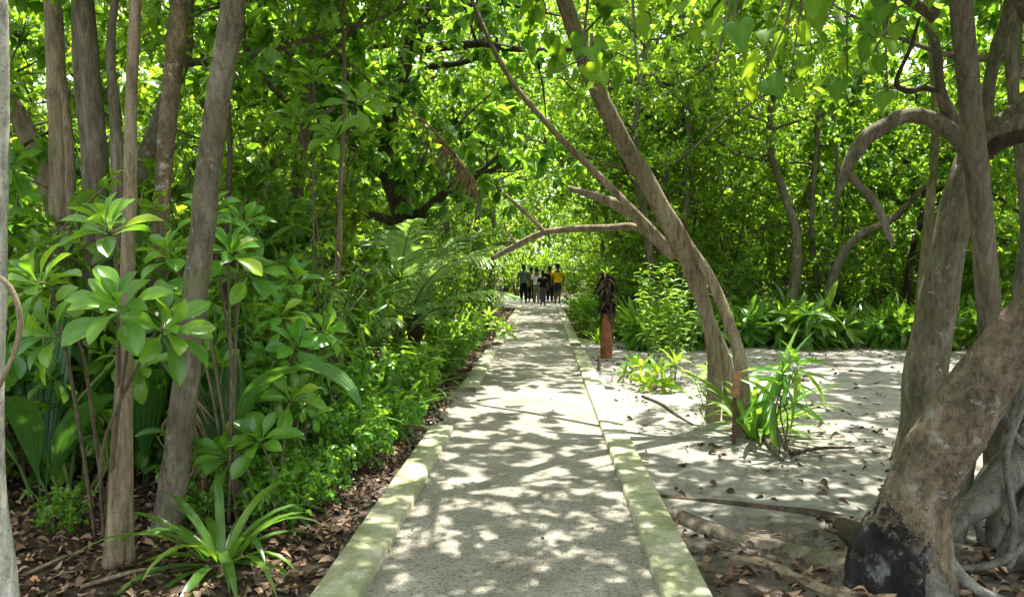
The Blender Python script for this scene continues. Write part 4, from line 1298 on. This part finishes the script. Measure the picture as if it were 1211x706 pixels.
# ------------------------------------------------------------------ plants near the camera, one by one
def rosette(g, c, axis_, n, L, rng, kind='spat', tone=(.2, .94), spread=(.25, 1.5), mat=0, width=1.0):
    axis_ = unit(np.asarray(axis_, float))
    h = unit(np.cross(axis_, [.3, .9, .1]))
    h2 = np.cross(axis_, h)
    a = np.arange(n) * 2.4 + rng.uniform(0, 6)
    th = np.linspace(spread[0], spread[1], n) + rng.normal(0, .1, n)
    d = axis_ * np.cos(th)[:, None] + (np.cos(a)[:, None] * h + np.sin(a)[:, None] * h2) * np.sin(th)[:, None]
    up = axis_[None] * 1.0 + rng.normal(0, .25, (n, 3)) + np.array([0, 0, .15])
    sz = L * (.62 + .45 * np.linspace(0, 1, n) ** .6) * rng.uniform(.85, 1.1, n)
    leaves(g, kind, np.asarray(c) + d * .012 - axis_ * (np.linspace(0, .05, n))[:, None], d, up, sz, np.where(rng.random(n) < .035, 1.0, np.clip(rng.uniform(*tone, n), 0, .94)), mat, width * rng.uniform(.85, 1.15, n))


def rosette_plant(label, foot, D, heads, L, seed, n=15, name='rosette_shrub', fm=None, kind='spat', stem_w=.011, width=1.0, tone=(.2, .94), spread=(.25, 1.5)):
    """heads: (px, py, D, axis)"""
    r = np.random.default_rng(seed)
    X = P(foot, 400, D)[0]
    base = np.array([X, D, float(gz(X, D))])
    t = empty(name, base, label, 'plant')
    w, f = Geo(), Geo()
    for (hx, hy, hd, ax_) in heads:
        c = P(hx, hy, hd) - base
        a = unit(np.array(ax_, float))
        m = c * .5 + np.array([*r.normal(0, .05, 2), 0]) - a * np.array([1, 1, 0]) * .1
        st = catmull([np.array([*r.normal(0, .03, 2), -.05]), m, c - a * .12, c], 14)
        tube(w, st, np.linspace(stem_w, stem_w * .5, 14), 6)
        rosette(f, c, a, n, L * r.uniform(.9, 1.1), r, kind, tone, spread, 0, width)
    w.build('stem', M['twig'], t)
    f.build('foliage', fm or M['rosette'], t)
    return t


rosette_plant('rosette shrub with spoon-shaped glossy leaves in front of the slim tan trunk', 116, 4.2,
              [(126, 268, 3.35, (-.1, -.35, .9)), (42, 332, 3.3, (-.4, -.4, .7)), (140, 362, 3.05, (.05, -.75, .6)), (60, 395, 3.2, (-.5, -.6, .3)), (196, 390, 3.2, (.7, -.4, .4))], .225, 1, 15, width=.9)
rosette_plant('rosette shrub with spoon-shaped leaves between the grey leaning trunk and the thin dark stem', 275, 4.6,
              [(272, 298, 4.5, (.3, -.5, .7)), (298, 322, 4.7, (.6, -.3, .5)), (250, 250, 4.6, (.1, -.3, .9)), (225, 350, 4.6, (-.3, -.5, .5)), (200, 300, 4.8, (-.2, -.4, .8)), (290, 262, 4.9, (.4, -.2, .8))], .22, 2, 14)
rosette_plant('low rosette plant with hanging leaves beside the leaf litter, below the thin dark stem', 312, 4.7,
              [(306, 522, 4.6, (-.1, -.6, .7)), (345, 470, 4.9, (.4, -.4, .7)), (270, 540, 4.6, (-.5, -.4, .5))], .27, 3, 13)
rosette_plant('tall rosette shrub with pale leaves, left of the thin pale crooked stem', 350, 5.6,
              [(352, 408, 5.4, (.4, -.5, .6)), (330, 370, 5.6, (-.2, -.4, .8)), (385, 392, 5.5, (.7, -.2, .4)), (318, 430, 5.5, (-.4, -.5, .5)), (350, 330, 5.7, (.1, -.3, .9))], .24, 4, 12)
rosette_plant('tall stem topped by a bright pale green leaf rosette in front of the dark-limbed tree', 395, 6.9,
              [(424, 122, 6.6, (.6, -.5, .5)), (372, 92, 6.8, (.1, -.3, .9)), (395, 160, 6.7, (-.3, -.5, .6)), (350, 140, 6.9, (-.3, -.2, .9))], .30, 5, 11, tone=(.5, .94))
rosette_plant('small lime green rosette plant on the sand right of the path', 778, 9.9,
              [(778, 440, 9.8, (-.1, -.4, .9)), (798, 428, 9.9, (.5, -.2, .8)), (758, 432, 10, (-.5, -.1, .8)), (785, 455, 9.7, (.4, -.6, .4)), (764, 452, 9.75, (-.4, -.6, .4))], .27, 6, 11, tone=(.6, .94), fm=M['lime'], kind='lance', width=1.5)
rosette_plant('dark green seedling at the clearing edge between the pipe and the lime plant', 747, 10.6,
              [(748, 428, 10.5, (0, -.3, .9)), (740, 440, 10.6, (-.4, -.4, .6))], .24, 7, 9, kind='lance', width=1.4, fm=M['strap'])
rosette_plant('sapling with long drooping leaves on the sand, right of the plant marker', 930, 6.55,
              [(926, 440, 6.5, (0, -.2, .9)), (935, 455, 6.5, (.5, -.3, .5)), (915, 470, 6.5, (-.4, -.3, .6)), (945, 430, 6.6, (.5, .1, .8))], .42, 8, 8, kind='lance', width=.9, spread=(.6, 2.0), fm=M['strap'], tone=(.3, .9), stem_w=.008)
rosette_plant('yellow-green herb beside the far kerb, left of path', 585, 16.8,
              [(588, 385, 16.8, (.2, -.3, .9)), (570, 392, 16.9, (-.3, -.2, .9)), (600, 392, 16.7, (.5, -.2, .7)), (578, 374, 17, (0, 0, 1)), (560, 382, 17, (-.4, 0, .9))], .38, 9, 11, kind='lance', width=1.3, tone=(.8, .94), fm=M['lime'])


def herb(label, px, D, n, h, seed, L=.22, fm='mid', spread=.35):
    r = np.random.default_rng(seed)
    X = P(px, 400, D)[0]
    base = np.array([X, D, float(gz(X, D))])
    t = empty('leafy_herb', base, label, 'plant')
    w, f = Geo(), Geo()
    for k in range(n):
        a = r.uniform(0, 6.3)
        e = np.array([math.cos(a) * spread * r.random(), math.sin(a) * spread * r.random(), h * r.uniform(.6, 1.05)])
        pts = catmull([e * [.2, .2, 0] + [0, 0, -.04], e * [.6, .6, .55], e], 10)
        tube(w, pts, np.linspace(.007, .003, 10), 5)
        m = int(16 * h + 5)
        tt = np.linspace(.2, 1, m)
        pos = np.array([np.interp(tt, np.linspace(0, 1, 10), pts[:, c]) for c in range(3)]).T
        az = np.arange(m) * 2.4 + r.uniform(0, 6)
        dr = np.stack([np.cos(az), np.sin(az), r.uniform(.0, .8, m)], -1)
        leaves(f, 'lance', pos, dr, np.array([0, 0, 1.]) + r.normal(0, .2, (m, 3)), L * r.uniform(.7, 1.1, m), r.uniform(.3, .94, m), 0, 1.15)
    w.build('stem', M['greenstem'], t)
    f.build('foliage', M[fm], t)


herb('bright upright herb with narrow leaves where the kerb is buried by sand', 497, 9.3, 6, .75, 20)
herb('narrow-leaved herb behind the strap clumps, near the buried kerb', 462, 9.9, 6, .9, 21)
herb('feathery tall herb beside the far kerb, left of the terracotta pipe', 692, 17.5, 9, 1.4, 22, .22, 'lime', .4)
herb('tall airy sapling standing just left of the many-stemmed leaning tree', 796, 10.8, 9, 1.9, 23, .17, 'mid', .55)
herb('airy pale green sapling behind the lime plant, right of the terracotta pipe', 770, 12.6, 8, 1.7, 24, .18, 'lime', .5)
herb('leafy seedling at the foot of the many-stemmed leaning tree', 838, 8.6, 5, .55, 25, .2, 'lime', .3)

# strap-leaved clumps
CL = {k: clump_geo(300 + k, n, L, w_, ri, be, rad=rd) for k, (n, L, w_, ri, be, rd) in enumerate((
    (34, .80, .034, (.15, 1.1), (.9, 2.1), .09), (22, 1.05, .036, (.8, 1.35), (.5, 1.7), .10), (18, .85, .034, (.35, 1.2), (.9, 2.1), .08), (26, 1.15, .040, (.9, 1.36), (.3, 1.4), .16)))}
cl_first = {}


def clump(k, x, y, rz, sc, label, group=None, fm='strap'):
    key = (k, fm)
    if key not in cl_first:
        o = CL[k].build('strap_leaved_plant', M[fm])
        cl_first[key] = o
    else:
        o = cl_first[key].copy()
        COL.objects.link(o)
    o.location = (x, y, float(gz(x, y)))
    o.rotation_euler = (0, 0, rz)
    o.scale = (sc, sc, sc)
    tag(o, label, 'plant')
    if 'group' in o.keys():
        del o['group']
    if group:
        o['group'] = group


def cpx(k, px, D, rz, sc, label, group=None, fm='strap'):
    clump(k, P(px, 400, D)[0], D, rz, sc, label, group, fm)


cpx(0, 258, 3.95, .3, .95, 'glossy arching strap-leaved clump nearest the camera, on the leaf litter')
cpx(0, 300, 4.7, 2.0, .75, 'small strap-leaved clump just behind the nearest arching one')
cpx(2, 472, 7.7, 1.1, 1.05, 'strap-leaved clump whose leaves hang over the buried kerb')
cpx(2, 425, 7.2, 2.9, 1.0, 'strap-leaved clump between the pale crooked stem and the one over the kerb')
cpx(1, 447, 8.2, 4.0, 1.05, 'upright dark strap-leaved plant behind the clump that hangs over the kerb', None, 'dark')
cpx(2, 495, 8.7, 5.0, .85, 'strap-leaved clump beside the narrow-leaved herbs')
cpx(2, 372, 5.7, .9, .75, 'dark strap-leaved clump between the low rosette plant and the kerb', None, 'dark')
cpx(0, 395, 6.4, 5.5, .85, 'small strap-leaved clump at the foot of the tall rosette shrub')
cpx(1, 893, 7.0, .5, 1.12, 'tall strap-leaved plant growing beside the plant marker and leaning stems')
cpx(0, 905, 7.3, 2.5, 1.0, 'lower strap-leaved clump behind the tall one at the plant marker', None, 'lime')
r = np.random.default_rng(55)
n_b = 0
for k in range(34):                          # the band of strap plants that edges the clearing
    x = 1.9 + k * .27 + r.uniform(-.2, .2)
    y = 15.3 + r.uniform(-.5, 1.0) + .03 * k
    clump(3 if k % 3 else 1, x, y, r.uniform(0, 6), r.uniform(.95, 1.35), 'broad strap-leaved plant in the row along the back of the sandy clearing', 'row of strap-leaved plants along the back of the clearing', ('strap', 'lime', 'strap', 'mid')[k % 4])
for k in range(10):
    clump(3 if k % 2 else 2, 1.15 + r.uniform(-.1, .5), 15.9 + k * 1.2, r.uniform(0, 6), r.uniform(.6, .9), 'strap-leaved plant along the far kerb behind the terracotta pipe', 'strap-leaved plants along the far right kerb', ('lime', 'strap')[k % 2])
for k in range(12):
    clump((0, 2, 1)[k % 3], -1.5 - r.uniform(0, .9), 9.8 + k * .6, r.uniform(0, 6), r.uniform(.6, .95), 'strap-leaved plant under the palm and shrubs left of the path', 'strap-leaved plants under the left shrubs', ('strap', 'mid')[k % 2])

# young palms
def palm(label, px, D, fr, seed, name='young_palm', L=1.9, leaf=.55, n=46, trunk_h=.25):
    r = np.random.default_rng(seed)
    X = P(px, 400, D)[0]
    t = empty(name, (X, D, float(gz(X, D))), label, 'palm')
    w = Geo()
    tube(w, [(0, 0, -.1), (0, 0, trunk_h * .5), (0, .0, trunk_h)], [.09, .075, .05], 9, .08, r)
    w.build('trunk', M['twig'], t)
    for az, rise, bend, s in fr:
        g = Geo()
        frond(g, (math.cos(az) * .03, math.sin(az) * .03, trunk_h * .8), az, L * s, rise, bend, r, n, leaf * s)
        g.build('frond', [M['frond'], M['greenstem']], t)
    return t


palm('young coconut palm with long feathered fronds arching toward the path', 470, 11.2,
     [(.15, 1.15, 1.3, 1.0), (-.7, 1.1, 1.45, 1.0), (.8, 1.25, 1.2, 1.0), (-1.6, 1.1, 1.6, .95), (1.9, 1.3, 1.1, .95), (2.8, 1.2, 1.3, .95), (-2.4, 1.2, 1.4, .95), (.4, 1.45, .9, 1.0), (-.3, .8, 1.2, .85), (-1.2, 1.4, 1.3, .95), (3.4, 1.35, 1.2, .95)], 41, L=2.5, leaf=.66, trunk_h=.55, n=44)
palm('smaller feathery palm seedling behind the strap clumps', 425, 10.2, [(.2, 1.1, 1.2, 1), (-1.0, 1.0, 1.3, 1), (1.4, 1.2, 1.1, 1), (-2.3, 1.1, 1.2, 1), (2.6, 1.1, 1.2, 1)], 42, L=1.5, leaf=.42, n=36)


def pleated(g, base, az, L, wd, rise, bend, rng, tone):
    """undivided pleated leaf of a seedling palm"""
    rows, cols = 14, 13
    t = np.linspace(0, 1, rows)
    el = rise - bend * t ** 1.6
    d = np.stack([np.cos(az) * np.cos(el), np.sin(az) * np.cos(el), np.sin(el)], -1)
    c = np.asarray(base) + np.vstack([np.zeros(3), np.cumsum(d[:-1] * L / (rows - 1), axis=0)])
    side = np.stack([np.full(rows, math.sin(az)), np.full(rows, -math.cos(az)), np.zeros(rows)], -1)
    nr = np.cross(side, d)
    wv = wd * np.array([.03 if x < .3 else math.sin(PI * min(1, (x - .3) / .7 * .9 + .08)) ** .8 for x in t])
    u = np.linspace(-1, 1, cols)
    z = np.where(np.arange(cols) % 2 == 0, .05, -.05) + np.abs(u) * .3
    V = c[:, None] + side[:, None] * (wv[:, None] * u)[..., None] + nr[:, None] * (wv[:, None] * z)[..., None]
    i = np.arange(rows - 1)[:, None] * cols
    j = np.arange(cols - 1)[None]
    g.add(V.reshape(-1, 3), np.stack([i + j, i + j + 1, i + cols + j + 1, i + cols + j], -1).reshape(-1, 4), None, tone, 0)


def seedling(label, px, D, lv, seed):
    r = np.random.default_rng(seed)
    X = P(px, 400, D)[0]
    t = empty('palm_seedling', (X, D, float(gz(X, D))), label, 'palm')
    for az, L, wd, ri, be, tn in lv:
        g = Geo()
        pleated(g, (math.cos(az) * .03, math.sin(az) * .03, 0), az, L, wd, ri, be, r, tn)
        g.build('leaf', M['pleat'], t, False)
    return t


seedling('palm seedling with big dark pleated leaves beside the whitish edge trunk', 45, 4.6,
         [(.6, 1.3, .10, 1.35, .9, .25), (2.4, 1.35, .11, 1.4, .8, .15), (-1.2, 1.2, .09, 1.3, 1.3, .3), (-2.4, 1.2, .10, 1.3, 1.0, .2), (1.5, 1.3, .13, 1.5, .4, .1), (-.3, 1.1, .13, 1.2, 1.0, .25)], 51)
seedling('palm seedling with one long pleated leaf drooping over the rosette plants', 265, 4.9,
         [(-.35, 1.75, .13, 1.5, 2.7, .5), (1.9, 1.2, .12, 1.4, .8, .3), (3.0, 1.2, .12, 1.4, .9, .3), (-1.9, 1.0, .10, 1.2, 1.4, .35)], 52)
seedling('palm seedling with dark upright leaves between the clustered trunk and the grey leaning trunk', 165, 5.1,
         [(.3, 1.3, .12, 1.45, .6, .15), (1.3, 1.4, .12, 1.4, .5, .1), (-2.9, 1.3, .12, 1.35, .7, .2), (-.9, 1.15, .11, 1.3, .9, .2)], 53)

# dry hanging fronds
def dry_frond(label, pts_px, D, seed, n=34, leaf=.5):
    r = np.random.default_rng(seed)
    base = P(pts_px[0][0], pts_px[0][1], D)
    c = catmull([P(a, b, D) - base for a, b in pts_px], 16)
    g = Geo()
    tube(g, c, np.linspace(.022, .006, 16), 5)
    for k in range(n):
        u = .2 + .8 * k / (n - 1)
        p0 = np.array([np.interp(u, np.linspace(0, 1, 16), c[:, q]) for q in range(3)])
        for s in (-1, 1):
            ll = leaf * r.uniform(.6, 1.1) * (1.1 - .5 * u)
            dd = unit(np.array([s * .5 + r.normal(0, .2), r.normal(0, .35), -1.0 + r.normal(0, .2)]))
            tt = np.linspace(0, 1, 5)
            pt = p0 + dd * (tt * ll)[:, None] + np.array([0, 0, -.08]) * tt[:, None] ** 2 + r.normal(0, .008, (5, 3))
            tube(g, pt, np.array([.007, .009, .007, .005, .001]), 3, 0, None, .5, 0, False)
    o = g.build('dead_palm_frond', M['drystraw'])
    o.location = base
    tag(o, label, 'dead frond')


dry_frond('dry brown palm frond caught in the branches above the young palm', [(480, 128), (508, 150), (530, 174), (548, 196), (560, 215)], 8.8, 61, 40, .40)
dry_frond('dry straw-coloured frond hanging at the foot of the grey leaning trunk', [(215, 440), (222, 470), (232, 520), (240, 570), (246, 600)], 4.75, 62, 26, .32)

# the terracotta pipe, the dark plant in it, the stump and the plant marker
M['terracotta'] = plain_mat('terracotta', (.23, .088, .043), .75, .35, 8, .25, .3, .006)
M['deadleaf'] = litter_mat('dark_dead_leaf', [(0, (.012, .010, .008)), (.6, (.035, .025, .018)), (1, (.10, .065, .04))])
b = GP(717, 423)
t = empty('terracotta_pipe', (b[0], b[1], float(gz(b[0], b[1]))), 'upright terracotta pipe standing on the sand beside the path', 'pipe')
g = Geo()
a = np.arange(28) * 2 * PI / 28
hh = .80
prof = [(.108, -.05), (.108, hh - .05), (.108, hh - .045), (.118, hh - .04), (.118, hh), (.098, hh), (.098, hh - .12), (.0, hh - .12)]
V = np.array([[[rr * math.cos(x), rr * math.sin(x), z] for x in a] for rr, z in prof])
i = np.arange(len(prof) - 1)[:, None] * 28
j = np.arange(28)[None]
g.add(V[:4].reshape(-1, 3), np.stack([i[:3] + j, i[:3] + (j + 1) % 28, i[:3] + 28 + (j + 1) % 28, i[:3] + 28 + j], -1).reshape(-1, 4))
g.build('pipe_wall', M['terracotta'], t)
g = Geo()
i = np.arange(4)[:, None] * 28
g.add(V[3:].reshape(-1, 3), np.stack([i + j, i + (j + 1) % 28, i + 28 + (j + 1) % 28, i + 28 + j], -1).reshape(-1, 4))
g.build('rim', M['terracotta'], t)
r = np.random.default_rng(66)
pt = empty('withered_plant', (b[0], b[1], hh - .12), 'withered dark plant with curled drooping leaves standing in the terracotta pipe', 'plant')
w, f, f2 = Geo(), Geo(), Geo()
st = catmull([(0, 0, 0), (.01, 0, .35), (-.01, .01, .65), (.0, 0, .84)], 12)
tube(w, st, np.linspace(.035, .015, 12), 7, .1, r)
n = 120
tt = np.linspace(.10, .95, n)
az = np.arange(n) * 2.4
pos = np.array([np.interp(tt, np.linspace(0, 1, 12), st[:, q]) for q in range(3)]).T
dr = np.stack([np.cos(az), np.sin(az), r.uniform(-.5, .7, n)], -1)
leaves(f, blade(prof_lance, 7, .5, 1.0), pos, dr, np.array([0, 0, 1.]) + r.normal(0, .3, (n, 3)), r.uniform(.18, .30, n), r.random(n) ** 1.3, 0, 1.5)
rosette(f2, st[-1], (.2, -.1, 1), 9, .24, r, 'lance', (.4, .9), (.1, .9))
w.build('stem', M['bark_dark'], pt)
f.build('dead_leaves', M['deadleaf'], pt)
f2.build('green_tip', M['mid'], pt)

b = GP(708, 438)
g = Geo()
tube(g, [(0, 0, -.05), (.005, 0, .1), (.0, 0, .24)], [.028, .026, .022], 9, .12, r)
o = g.build('wooden_stake', M['bark_tan'])
o.location = b
tag(o, 'short cut wooden stake poking from the sand in front of the terracotta pipe', 'stake')

b = GP(868, 527)
t = empty('plant_marker', (b[0], b[1], float(gz(b[0], b[1]))), 'thin brown stake with a small blank tan plate at the leaning stems', 'plant marker')
M['tagwood'] = plain_mat('tag_plate', (.27, .135, .07), .7, .35, 25)
M['stakewood'] = plain_mat('stake_wood', (.085, .045, .03), .8, .3, 18)


def box(g, c, s, rot=None, bev=.004):
    bm = bmesh.new()
    bmesh.ops.create_cube(bm, size=1)
    bmesh.ops.scale(bm, vec=s, verts=bm.verts)
    bmesh.ops.bevel(bm, geom=bm.edges[:], offset=bev, segments=2, affect='EDGES')
    if rot is not None:
        bmesh.ops.rotate(bm, matrix=rot, verts=bm.verts)
    bmesh.ops.translate(bm, vec=c, verts=bm.verts)
    bmesh.ops.triangulate(bm, faces=bm.faces)
    bm.verts.index_update()
    g.add([v.co[:] for v in bm.verts], None, [[v.index for v in f.verts] for f in bm.faces])
    bm.free()


g = Geo()
box(g, (0, 0, .27), (.035, .022, .66))
g.build('stake', M['stakewood'], t, False)
g = Geo()
box(g, (.012, -.022, .55), (.075, .012, .24), Matrix.Rotation(.12, 3, 'Y'))
g.build('tag_plate', M['tagwood'], t, False)

# bits of wood on the sand
for k, (p0, p1, wd, lab, mt) in enumerate((
        ((895, 515), (925, 548), 9, 'short broken brown stick beside the sapling on the sand', 'bark_brown'),
        ((935, 540), (1010, 532), 5, 'thin dark twig lying on the sand right of the sapling', 'bark_dark'),
        ((760, 470), (820, 505), 4, 'thin twig lying on the sand in front of the leaning stems', 'bark_dark'),
        ((95, 700), (225, 672), 6, 'bare fallen stick across the litter at the grey leaning trunk', 'bark_tan'),
        ((20, 690), (110, 655), 5, 'pale fallen stick on the litter beside the whitish edge trunk', 'bark_tan'))):
    a_, b_ = GP(*p0), GP(*p1)
    L_ = b_ - a_
    g = Geo()
    rr = wd / 2 / FPX * a_[1]
    tube(g, catmull([np.zeros(3), L_ * .4 + np.array([.02, .03, .02]), L_ * .75 + np.array([-.01, -.02, .015]), L_], 16), np.linspace(rr, rr * .5, 16), 8, .12, np.random.default_rng(k))
    o = g.build('fallen_stick', M[mt])
    o.location = a_ + np.array([0, 0, float(gz(a_[0], a_[1])) + rr * .7])
    tag(o, lab, 'stick')
# ------------------------------------------------------------------ people at the end of the path
def cloth(name, col):
    return plain_mat(name, col, .9, .12, 30, .1, .2, .004)


SKIN = plain_mat('skin', (.16, .085, .05), .55, .1, 30, .3, .1, .002)
HAIR = plain_mat('hair', (.010, .008, .007), .6, .2, 60, .3, .3, .004)


def skin_mesh(name, verts, edges, mat, parent, root=0, sub=2):
    me = bpy.data.meshes.new(name)
    me.from_pydata([v[:3] for v in verts], edges, [])
    o = bpy.data.objects.new(name, me)
    COL.objects.link(o)
    sk = o.modifiers.new('skin', 'SKIN')
    sk.use_smooth_shade = True
    for k, v in enumerate(verts):
        rx, ry = (v[3], v[4]) if len(v) > 4 else (v[3], v[3])
        me.skin_vertices[0].data[k].radius = (rx, ry)
        me.skin_vertices[0].data[k].use_root = (k == root)
    ss = o.modifiers.new('sub', 'SUBSURF')
    ss.levels = ss.render_levels = sub
    dg = bpy.context.evaluated_depsgraph_get()
    m2 = bpy.data.meshes.new_from_object(o.evaluated_get(dg))
    o.modifiers.clear()
    o.data = m2
    m2.name = name
    m2.materials.clear()
    m2.materials.append(mat)
    m2.polygons.foreach_set('use_smooth', np.ones(len(m2.polygons), bool))
    o.parent = parent
    return o


def person(label, x, y, h, rz, shirt, bottom, stride=.12, swing=.12, skirt=False, shorts=False, long_sleeve=False, slim=1.0, hairlen=0.0, shoe=None):
    """walks away from the camera: local +Y is the way it faces"""
    k = h / 1.72
    t = empty('person', (x, y, float(gz(x, y))), label, 'person', None, rz)
    s = slim
    V, E = [], []

    def v(a, b, c, *r):
        V.append((a * k, b * k, c * k, *[q * k for q in r]))
        return len(V) - 1

    def e(*ch):
        E.extend(zip(ch[:-1], ch[1:]))

    pel = v(0, 0, .95, .165 * s, .12 * s)
    wai = v(0, 0, 1.10, .155 * s, .11 * s)
    che = v(0, .01, 1.28, .19 * s, .125 * s)
    shc = v(0, .0, 1.41, .14, .09)
    nk = v(0, .01, 1.48, .052)
    hd0 = v(0, .02, 1.56, .080, .088)
    hd1 = v(0, .025, 1.64, .092, .104)
    hd2 = v(0, .02, 1.70, .055, .065)
    e(pel, wai, che, shc, nk, hd0, hd1, hd2)
    nose = v(0, .105, 1.605, .014)
    e(hd0, nose)
    arms, legs = [], []
    for sd in (-1, 1):
        sh = v(sd * .20 * s, 0, 1.385, .065)
        el = v(sd * .265, -.03 + sd * swing * .3, 1.12, .048)
        wr = v(sd * .275, .05 + sd * swing, .88, .028)
        pa = v(sd * .277, .07 + sd * swing, .81, .030, .016)
        e(shc, sh, el, wr, pa)
        for q in range(4):
            fy = .045 + .018 * q
            f1 = v(sd * .279, fy + .02 + sd * swing, .755, .009)
            f2 = v(sd * .271, fy + .028 + sd * swing, .715 + .008 * abs(q - 1.5), .008)
            e(pa, f1, f2)
        th = v(sd * .26, .115 + sd * swing, .80, .010)
        th2 = v(sd * .25, .135 + sd * swing, .765, .008)
        e(wr, th, th2)
        fw = -sd * stride
        hp = v(sd * .085, 0, .90, .105 * s)
        kn = v(sd * .095, fw * .55 + .03, .50, .072)
        an = v(sd * .095, fw, .10, .045)
        he = v(sd * .095, fw + .03, .045, .038, .035)
        to = v(sd * .105, fw + .16, .03, .036, .026)
        e(pel, hp, kn, an, he, to)
        arms.append((V[sh], V[el], V[wr]))
        legs.append((V[hp], V[kn], V[an], V[he], V[to]))
    skin_mesh('body', V, E, SKIN, t)
    g_ = .016 * k
    up = lambda q, d: (q[0], q[1], q[2], q[3] + d) if len(q) == 4 else (q[0], q[1], q[2], q[3] + d, q[4] + d)
    # shirt
    sv = [up(V[pel], g_ * 1.3), up(V[wai], g_ * 1.5), up(V[che], g_), up(V[shc], g_)]
    se = [(0, 1), (1, 2), (2, 3)]
    for (a, b, c) in arms:
        n = len(sv)
        end = c if long_sleeve else tuple(np.array(b[:3]) * .75 + np.array(a[:3]) * .25) + (b[3] + .012 * k,)
        mid = b if long_sleeve else tuple(np.array(b[:3]) * .4 + np.array(a[:3]) * .6) + (b[3] + .012 * k,)
        sv += [up(a, g_), up(mid, g_), up(end, g_)]
        se += [(3, n), (n, n + 1), (n + 1, n + 2)]
    skin_mesh('shirt', sv, se, shirt, t, 1)
    if skirt:
        sv = [(0, 0, 1.0 * k, .14 * k, .11 * k), (0, 0, .75 * k, .17 * k, .14 * k), (0, 0, .45 * k, .175 * k, .15 * k), (0, 0, .16 * k, .18 * k, .16 * k)]
        skin_mesh('skirt', sv, [(0, 1), (1, 2), (2, 3)], bottom, t)
    else:
        sv = [(V[pel][0], V[pel][1], V[pel][2] + .05 * k, .165 * s * k + .006, .125 * s * k + .006), up(V[pel], .012 * k)]
        se = [(0, 1)]
        for (a, b, c, d, f) in legs:
            n = len(sv)
            sv += [up(a, .014 * k), up(b, .018 * k)]
            se += [(1, n), (n, n + 1)]
            if not shorts:
                sv.append(up(c, .024 * k))
                se.append((n + 1, n + 2))
        skin_mesh('shorts' if shorts else 'trousers', sv, se, bottom, t)
    hv = [(0, .005 * k, 1.60 * k, .088 * k, .092 * k), (0, .008 * k, 1.67 * k, .098 * k, .106 * k), (0, .015 * k, 1.722 * k, .068 * k, .078 * k)]
    he_ = [(0, 1), (1, 2)]
    if hairlen:
        hv.append((0, -.05 * k, (1.56 - hairlen) * k, .06 * k, .035 * k))
        he_.append((0, 3))
    skin_mesh('hair', hv, he_, HAIR, t, 1)
    for (a, b, c, d, f) in legs:
        skin_mesh('shoe', [up(c, .004 * k), up(d, .01 * k), up(f, .01 * k)], [(0, 1), (1, 2)], shoe or HAIR, t)
    return t


def ppx(px, D):
    return float(P(px, 340, D)[0])


C_grey, C_black, C_white, C_yellow = cloth('grey_green_cloth', (.10, .13, .11)), cloth('black_cloth', (.012, .012, .015)), cloth('white_cloth', (.62, .63, .66)), cloth('yellow_cloth', (.62, .38, .012))
C_navy, C_purple, C_khaki, C_jean = cloth('navy_cloth', (.015, .018, .035)), cloth('violet_cloth', (.075, .065, .16)), cloth('khaki_cloth', (.22, .18, .12)), cloth('dark_jeans', (.035, .042, .06))
person('person in a grey-green shirt and black trousers, walking away at the left of the group', ppx(619.3, 35.0), 35.0, 1.74, .08, C_grey, C_black, .10, .1, slim=1.1)
person('person in dark clothes half hidden behind the white shirt, walking away', ppx(628.5, 36.2), 36.2, 1.62, .05, C_navy, C_black, .14, .1)
person('person in a white shirt and khaki trousers, walking away behind the long violet skirt', ppx(634.5, 34.8), 34.8, 1.58, -.05, C_white, C_khaki, .1, .1)
person('person in a black top and long violet skirt, last of the walking group', ppx(642.0, 32.3), 32.3, 1.46, 0.0, C_black, C_purple, .09, .12, skirt=True, hairlen=.18)
person('person all in black, walking away beside the yellow shirt', ppx(650.3, 35.4), 35.4, 1.68, .0, C_black, C_black, .12, .12, long_sleeve=True)
person('person in a bright yellow shirt and dark shorts, at the right of the walking group', ppx(659.3, 34.6), 34.6, 1.78, -.04, C_yellow, C_jean, .12, .1, shorts=True, slim=1.05)
